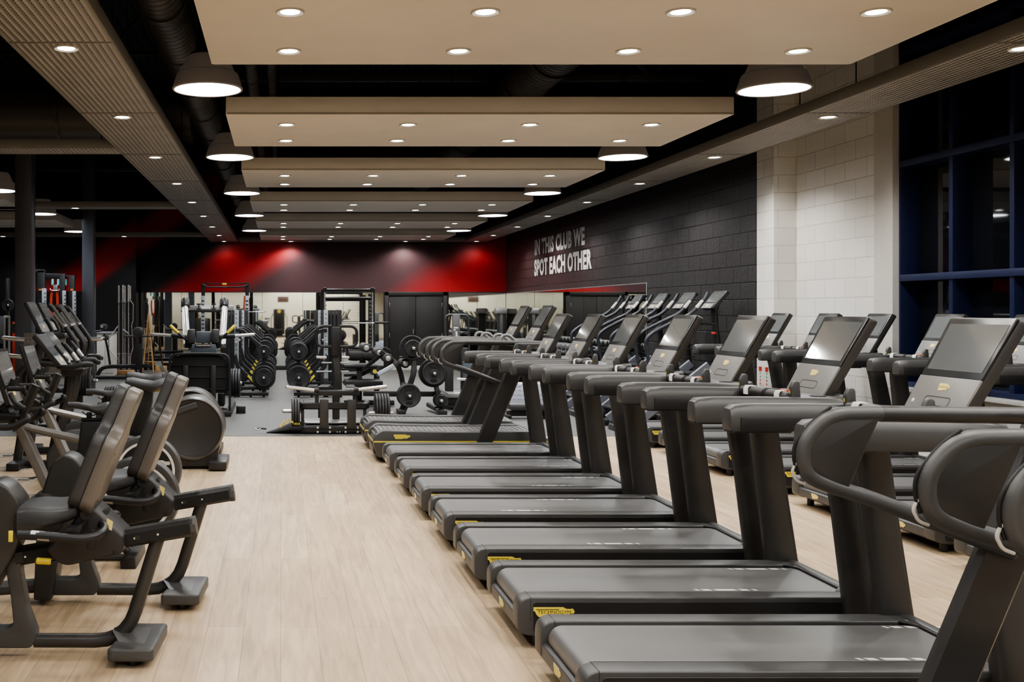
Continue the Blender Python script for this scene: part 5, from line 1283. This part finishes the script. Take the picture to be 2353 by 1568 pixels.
# lat machine with white cabinet
t,q=G('steel_cabinet','low white cabinet with grey top beside the second steel column','cabinet',243,26.0)
hbox(M(),q,222,766,262,864,0,.5,.01).done('cabinet_body',WPNT,t); hbox(M(),q,221,763,263,768,-.02,.5,.006).done('cabinet_top',STEEL,t)
hbox(M(),q,224,775,241,858,-.012,0,.003).done('cabinet_door',WPNT,t); hbox(M(),q,243,775,260,858,-.012,0,.003).done('cabinet_door',WPNT,t)
t,q=G('incline_bench_machine','black roller machine with chrome diamond frame before the barbells','gym machine',285,24.8)
M().tube([q(271,750),q(250,778),q(250,802),q(270,826)],.013,.02,8).done('diamond_frame',STEEL,t)
M().tube([q(283,757),q(296,768)],.013,.0,8).done('diamond_brace',STEEL,t)
M().bar([q(240,768),q(247,800),q(253,838)],.05,.05,.05,(0,1,0),.2).done('roller_post',BLK,t)
for x,y in ((234,751),(238,776)):
    r=M().cyl(q(x+8,y,.3),q(x,y,0),.065,n=18,bev=.012).done('foam_roller',PAD,t); M().cyl(q(x,y,0),q(x,y,-.03),.035,n=14,bev=.006).done('chrome_cap',CHR,r)
M().bar([q(216,763),q(236,760)],.04,.04,0,(0,1,0),.2).done('side_arm',BLK,t)
M().bar([q(222,866),q(232,848),q(245,843),q(345,841)],.08,.09,.1,(0,1,0),.2).done('lower_beam',BLK,t)
M().bar([q(220,868,-.3),q(386,868,-.3)],.08,.09,0,(0,1,0),.2).done('base_beam',BLK,t)
p=hbox(M(),q,336,863,352,868,-.37,-.35,.001).done('badge',YEL,t)
hbox(M(),q,311,790,326,862,-.1,.0).done('main_column',BLK,t)
M().text('STRENGTH',q(315,850,-.11),(0,0,-1),(1,0,0),.05,.0001 and (.42),.0,.01).done('column_lettering',mat('grey_print',(.4,.4,.4),.5),t,smooth=False,flip=False)
hbox(M(),q,285,771,306,776,-.3,.1,.01).done('arm_pad',PAD,t); hbox(M(),q,316,772,350,775,-.2,.1,.01).done('arm_bar',BLK,t)
r=M().cyl(q(322,762,.2),q(315,763,-.1),.11,n=28,bev=.02).done('round_pad',PAD,t)
M().bar([q(370,842,-.1),q(385,868,-.3)],.06,.09,0,(0,1,0),.2).done('end_leg',BLK,t)
t=tag(M().box(0,0.42,0,.3,0,.12,.006).done('plywood_box',PLY),'low plywood box under the roller machine','box'); t.location=((268-VX)*26.6/F,26.6,0.0)
t=tag(M().box(0,.28,0,.3,0,.16,.006).done('plywood_box',PLY),'small plywood box beside the easel by the mirror','box'); t.location=((357-VX)*27.9/F,27.9,0.0)
t,q=G('easel','wooden A frame easel leaning before the mirror','easel',341,28.0)
for a,b,dy in (((341,722),(328,854),0),((342,722),(353,856),-.1)): M().bar([q(*a,.1),q(*b,dy)],.04,.035,0,(0,1,0),.1).done('easel_leg',PLY,t)
M().bar([q(341,722,.1),q(341,850,.5)],.03,.03,0,(1,0,0),.1).done('easel_leg',PLY,t)
# cable station left with big plate stack and perforated box
t,q=G('chest_press_machine','plate loaded press with grey perforated guard and chrome horns, behind the cross trainers','gym machine',110,14.5)
M().prism([(q(54,0).x,q(0,766).z),(q(150,0).x,q(0,766).z),(q(152,0).x,q(0,870).z),(q(60,0).x,q(0,870).z)],0,.05,'Y',.01).done('perforated_guard',mat('guard_grey',(.17,.155,.135),.5,.2),t)
s=M()
for r in range(8):
    for c in range(8): hbox(s,q,61+c*10,776+r*8,67+c*10,777+r*8,-.003,0,0)
s.done('guard_slot',mat('slot_pale',(.4,.38,.34),.5),t,smooth=False)
for y0,y1 in ((777,781),(817,821)):
    peg(M(),q(56,y1,-.1),q(8,y0,-.1),.03).done('chrome_horn',CHR,t)
peg(M(),q(176,781,-.1),q(232,779,-.1),.03).done('chrome_horn',CHR,t); peg(M(),q(176,821,-.1),q(224,818,-.1),.03).done('chrome_horn',CHR,t)
hbox(M(),q,150,768,165,950,.1,.25).done('right_upright',BLK,t)
hbox(M(),q,165,855,188,935,-.05,.05).done('plate_column',BLK,t)
M().box(q(50,0).x,q(190,0).x,-.3,.6,0,.1,.01).done('base_frame',BLK,t)
M().bar([q(228,822,-.1),q(200,822,-.1)],.06,.08,0,(0,1,0)).done('stub_bar',BLK,t)
Xr=t.location.x
for i in range(5): plate(.21,Xr+q(188+i*6.2,0).x,14.4,q(0,874).z,'edge-on large plate on the press machine left of the aisle',axis='X',w=.036,group='large plates on the press machine left of the aisle')
peg(M(),q(188,874),q(222,875),.025).done('weight_horn',CHR,t)
# racks with red bands
t,q=G('cable_rig','tall black cable rig with pale hole strips and red bands beside the first steel column','gym machine',120,21.0)
for x0,x1,y0 in ((86,103,620),(137,149,629),(158,171,633)): hbox(M(),q,x0,y0,x1,860,.0,.12).done('black_upright',BLK,t)
hbox(M(),q,76,621,102,627,.0,.1).done('top_beam',BLK,t); hbox(M(),q,104,629,148,640,.02,.1).done('top_beam',BLK,t); hbox(M(),q,149,633,170,637,.02,.1).done('top_beam',BLK,t)
for x0,x1,y0 in ((75,79,661),(96,106,663),(143,151,668),(166,174,669)):
    u=hbox(M(),q,x0,y0,x1,780,-.06,-.01,.003).done('hole_strip',PERF,t)
    h=M()
    for i in range(9): hbox(h,q,(x0+x1)/2+1,y0+10+i*9,(x0+x1)/2+3.5,y0+13+i*9,-.063,-.06,0)
    h.done('slot_hole',BLK2,u,smooth=False)
M().bar([q(119,672,-.1),q(117,692,-.1),q(121,735,-.1)],.02,.05,.1,(0,1,0),.1).done('red_band',RED,t)
M().bar([q(131,672,-.1),q(133,700,-.1),q(129,735,-.1)],.02,.05,.1,(0,1,0),.1).done('red_band',RED,t)
pl=hbox(M(),q,122,655,132,668,-.12,-.06,.005).done('pulley_housing',STEEL,t)
M().tube([q(115,664,-.12),q(118,668,-.12),q(135,668,-.12),q(137,664,-.12)],.01,.02,6).done('carabiner_bar',CHR,pl)
for x in (89,162): hbox(M(),q,x,664,x+6,668,-.02,-.01,0).done('orange_label',ORG,t)
M().box(q(80,0).x,q(172,0).x,-.1,1.0,0,.1,.01).done('base_frame',BLK,t)
for i,(x,y) in enumerate(((121,647),(134,648),(151,648))):
    p=W(x,y+1,21.05); m=M().tube([(0,0,-.065),(0,0,.065)],.026,0,14)
    o=tag(m.done('foam_grip',CYAN),'turquoise foam grip hung on the cable rig, %s from left'%ordn(i),'grip'); o.location=p
# cable column at far left edge
t,q=G('cable_column','chrome railed cable machine with grey guard at the left edge of the photo','gym machine',15,17.5)
hbox(M(),q,-30,727,8,790,.1,.2).done('grey_guard',mat('guard_dark',(.08,.08,.08),.4),t)
for x in (10,21): M().bar([q(x,727,0),q(x,900,0)],.025,.035,0,(0,1,0),.2).done('chrome_rail',STEEL,t)
M().bar([q(9,728,0),q(22,728,0)],.03,.04,0,(0,1,0),.2).done('top_cap',CHR,t)
hbox(M(),q,12,640,19,935,.3,.4).done('black_mast',BLK,t)
M().box(-.5,.3,-.3,.6,0,.08,.01).done('base_frame',BLK,t)
hbox(M(),q,28,740,34,890,.35,.36,.001).done('red_banner',RED,t)
plate(.10,W(18,702,17.3).x,17.3,W(18,702,17.3).z,'small round plate high on the cable machine at the left edge')
plate(.09,W(22,756,17.2).x,17.62,W(22,756,17.2).z,'small round plate behind the chrome rails at the left edge')
peg(M(),q(18,702,.3),q(18,702,-.3),.018).done('plate_pin',CHR,t)
# benches near: weights behind the bikes
t,q=G('belt_squat_machine','low black machine with grey plates between the bikes and the leg press','gym machine',300,14.6)
hbox(M(),q,262,943,300,948,-.1,.3).done('rail_top',BLK,t)
M().bar([q(260,948),q(330,945)],.08,.07,0,(0,1,0),.2).bar([q(200,975,-.2),q(262,950,0),q(350,880,.3)],.06,.08,.0,(0,1,0),.2).done('slanted_frame',BLK,t)
hbox(M(),q,285,880,312,975,.4,.5).done('upright_block',BLK,t)
M().box(q(240,0).x,q(345,0).x,-.2,.8,0,.1,.01).done('base_frame',BLK,t)
peg(M(),q(310,905,.2),q(240,905,.2),.025).done('weight_horn',CHR,t)
Xr=t.location.x
for i in range(4): plate(.17,Xr+q(245+i*6.4,0,.2).x,14.8,q(0,915,.2).z,'grey rimmed plate between the bikes and the leg press',axis='X',w=.034,group='plates between the bikes and the leg press')
# red fascia chairs / extra machines seen only in the mirror, behind the camera
for i in range(4):
    t=thing('cable_station','dark cable machine with yellow badge behind the camera, %s along the wall'%ordn(i),'gym machine',(-5.5+1.8*i,-7.3,0))
    M().box(-.35,.35,-.25,.25,0,1.75,.06).done('shroud',BLK,t); M().lathe([(0,.26),(.11,.26),(.11,.25)],(0,0,1.6),'Y',20).done('badge',YEL,t)
    M().box(-.45,.45,-.1,.9,0,.08,.01).box(-.2,.2,.4,.8,.40,.5,.03).box(-.05,.05,.5,.6,.05,.42,.01).done('seat_frame',DRK,t)
    M().tube([(-.5,.1,.1),(-.5,.1,1.2),(-.35,.3,1.5)],.03,.1).tube([(.5,.1,.1),(.5,.1,1.2),(.35,.3,1.5)],.03,.1).done('press_arm',STEEL,t)

# ---------------------------------------------------------------- stair climbers by the black wall
def climber(loc,label):
    t=thing('stair_climber',label,'stair climber',loc)
    Y0=14.2; X0=5.4
    def q(px,py,dy=0): YY=Y0+dy; return Vector(((px-VX)*YY/F-X0,dy,H-(py-VY)*YY/F))
    # console
    A=q(1623,708); B_=q(1656,668); v=(B_-A); v.y=0; Ln=v.length; v.normalize(); n=Vector((-v.z,0,v.x))
    mt=Matrix(((0,v.x,n.x,A.x),(-1,0,0,0),(0,v.z,n.z,A.z),(0,0,0,1)))
    M().prism(rpoly([(-.19,0),(.19,0),(.22,Ln),(-.22,Ln)],.03),-.05,0,'Z',.01,2,mt).done('console_back',BLK,t)
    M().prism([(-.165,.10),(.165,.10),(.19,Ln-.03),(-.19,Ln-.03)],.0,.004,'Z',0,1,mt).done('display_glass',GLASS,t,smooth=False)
    p=M().prism([(-.16,-.01),(.16,-.01),(.165,.075),(-.165,.075)],.0,.01,'Z',.003,1,mt).done('control_plate',mat('plate_grey',(.22,.22,.22),.4),t)
    M().prism([(-.03,.015),(.03,.015),(.03,.055),(-.03,.055)],.01,.012,'Z',0,1,mt).done('badge',YELP,p,smooth=False)
    M().bar([q(1648,690),q(1640,715),q(1645,770),q(1652,840),q(1660,950)],.10,.07,.1,(0,1,0),.3).done('front_mast',BLK,t)
    for s in (-1,1):
        y=s*.21
        def k(px,py): v_=q(px,py); return (v_.x-.11,y,v_.z)
        h=M().tube([k(1632,672),k(1624,688),k(1592,722),k(1560,736),k(1508,762),k(1488,780),k(1500,850),k(1512,900)],.024,.07,12).done('handrail',mat('rail_dark',(.04,.045,.055),.35,.3),t)
        M().tube([k(1620,691),k(1604,709)],.0255,0,10).done('grip_sensor',WPNT,h)
        M().bar([k(1648,745),k(1600,741),k(1575,760)],.03,.03,.04,(0,1,0),.3).done('lower_rail',BLK,t)
        M().bar([(-.72,s*.30,.10),(.30,s*.30,.92)],.04,.12,0,(0,1,0),.3).done('side_stringer',mat('side_blue_grey',(.16,.17,.20),.4,.2),t)
    M().prism([(-.55,.06),(.40,.06),(.40,.75),(.2,.78)],-.28,.28,'Y',.01).done('drive_body',BLK,t)
    for i in range(4): M().box(-.62+i*.22,-.32+i*.22,-.27,.27,.22+i*.19,.25+i*.19,.006).done('step',DRK,t)
    M().box(-.85,-.7,-.32,.32,0,.08,.01).box(.3,.5,-.32,.32,0,.08,.01).done('floor_foot',BLK,t)
    M().box(.44,.47,-.12,-.03,1.33,1.36,.005).done('stop_button',RED,t)
    M().box(.40,.50,-.35,-.30,1.10,1.11,.002).box(.41,.51,-.35,-.30,.98,.99,.002).done('cup_shelf',BLK,t)
    return t
ST=climber((5.4,14.2,0),'dark stair climber with tilted console, nearest to the white pier')
for i in range(3): dup(ST,(5.4,15.25+1.05*i,0),'dark stair climber with tilted console, %s from the white pier'%ordn(i+1))
# paper signs low on the white pier
for i,y in enumerate((13.62,13.44)):
    t=thing('safety_sign','narrow white safety sign with red heading on the white pier, %s one'%('left' if i==0 else 'right'),'sign',(XR-.001,y,0))
    b=M().box(-.004,.0,-.045,.045,.67,.93,0).done('paper',WHT,t)
    M().box(-.006,-.004,-.04,.04,.86,.92,0).done('red_heading',RED,b)
    for j in range(4): M().cyl((-.006,0,.835-j*.045),(-.004,0,.835-j*.045),.014,n=12).done('round_symbol',mat('sign_green',(.1,.35,.2),.5) if j<2 else RED,b)
# ---------------------------------------------------------------- camera, world, view
cam=bpy.data.cameras.new('camera'); co=bpy.data.objects.new('camera',cam); C.objects.link(co)
co.location=(0,0,H); co.rotation_euler=(PI/2,0,0); cam.sensor_width=36; cam.sensor_fit='HORIZONTAL'
cam.lens=F/2353*36; cam.shift_x=(1176.5-VX)/2353; cam.shift_y=-(784-VY)/2353; cam.clip_start=.05; cam.clip_end=200
S.camera=co
w=bpy.data.worlds.new('world'); S.world=w; w.use_nodes=True
w.node_tree.nodes['Background'].inputs[0].default_value=(.02,.025,.04,1); w.node_tree.nodes['Background'].inputs[1].default_value=.3
S.view_settings.view_transform='AgX'
S.view_settings.look='AgX - Medium High Contrast'
S.view_settings.exposure=1.25
cy=S.cycles
cy.max_bounces=7; cy.diffuse_bounces=3; cy.glossy_bounces=4; cy.transmission_bounces=2; cy.caustics_reflective=False; cy.caustics_refractive=False
cy.sample_clamp_indirect=4; cy.sample_clamp_direct=0; cy.use_denoising=True
try: cy.use_light_tree=True
except Exception: pass
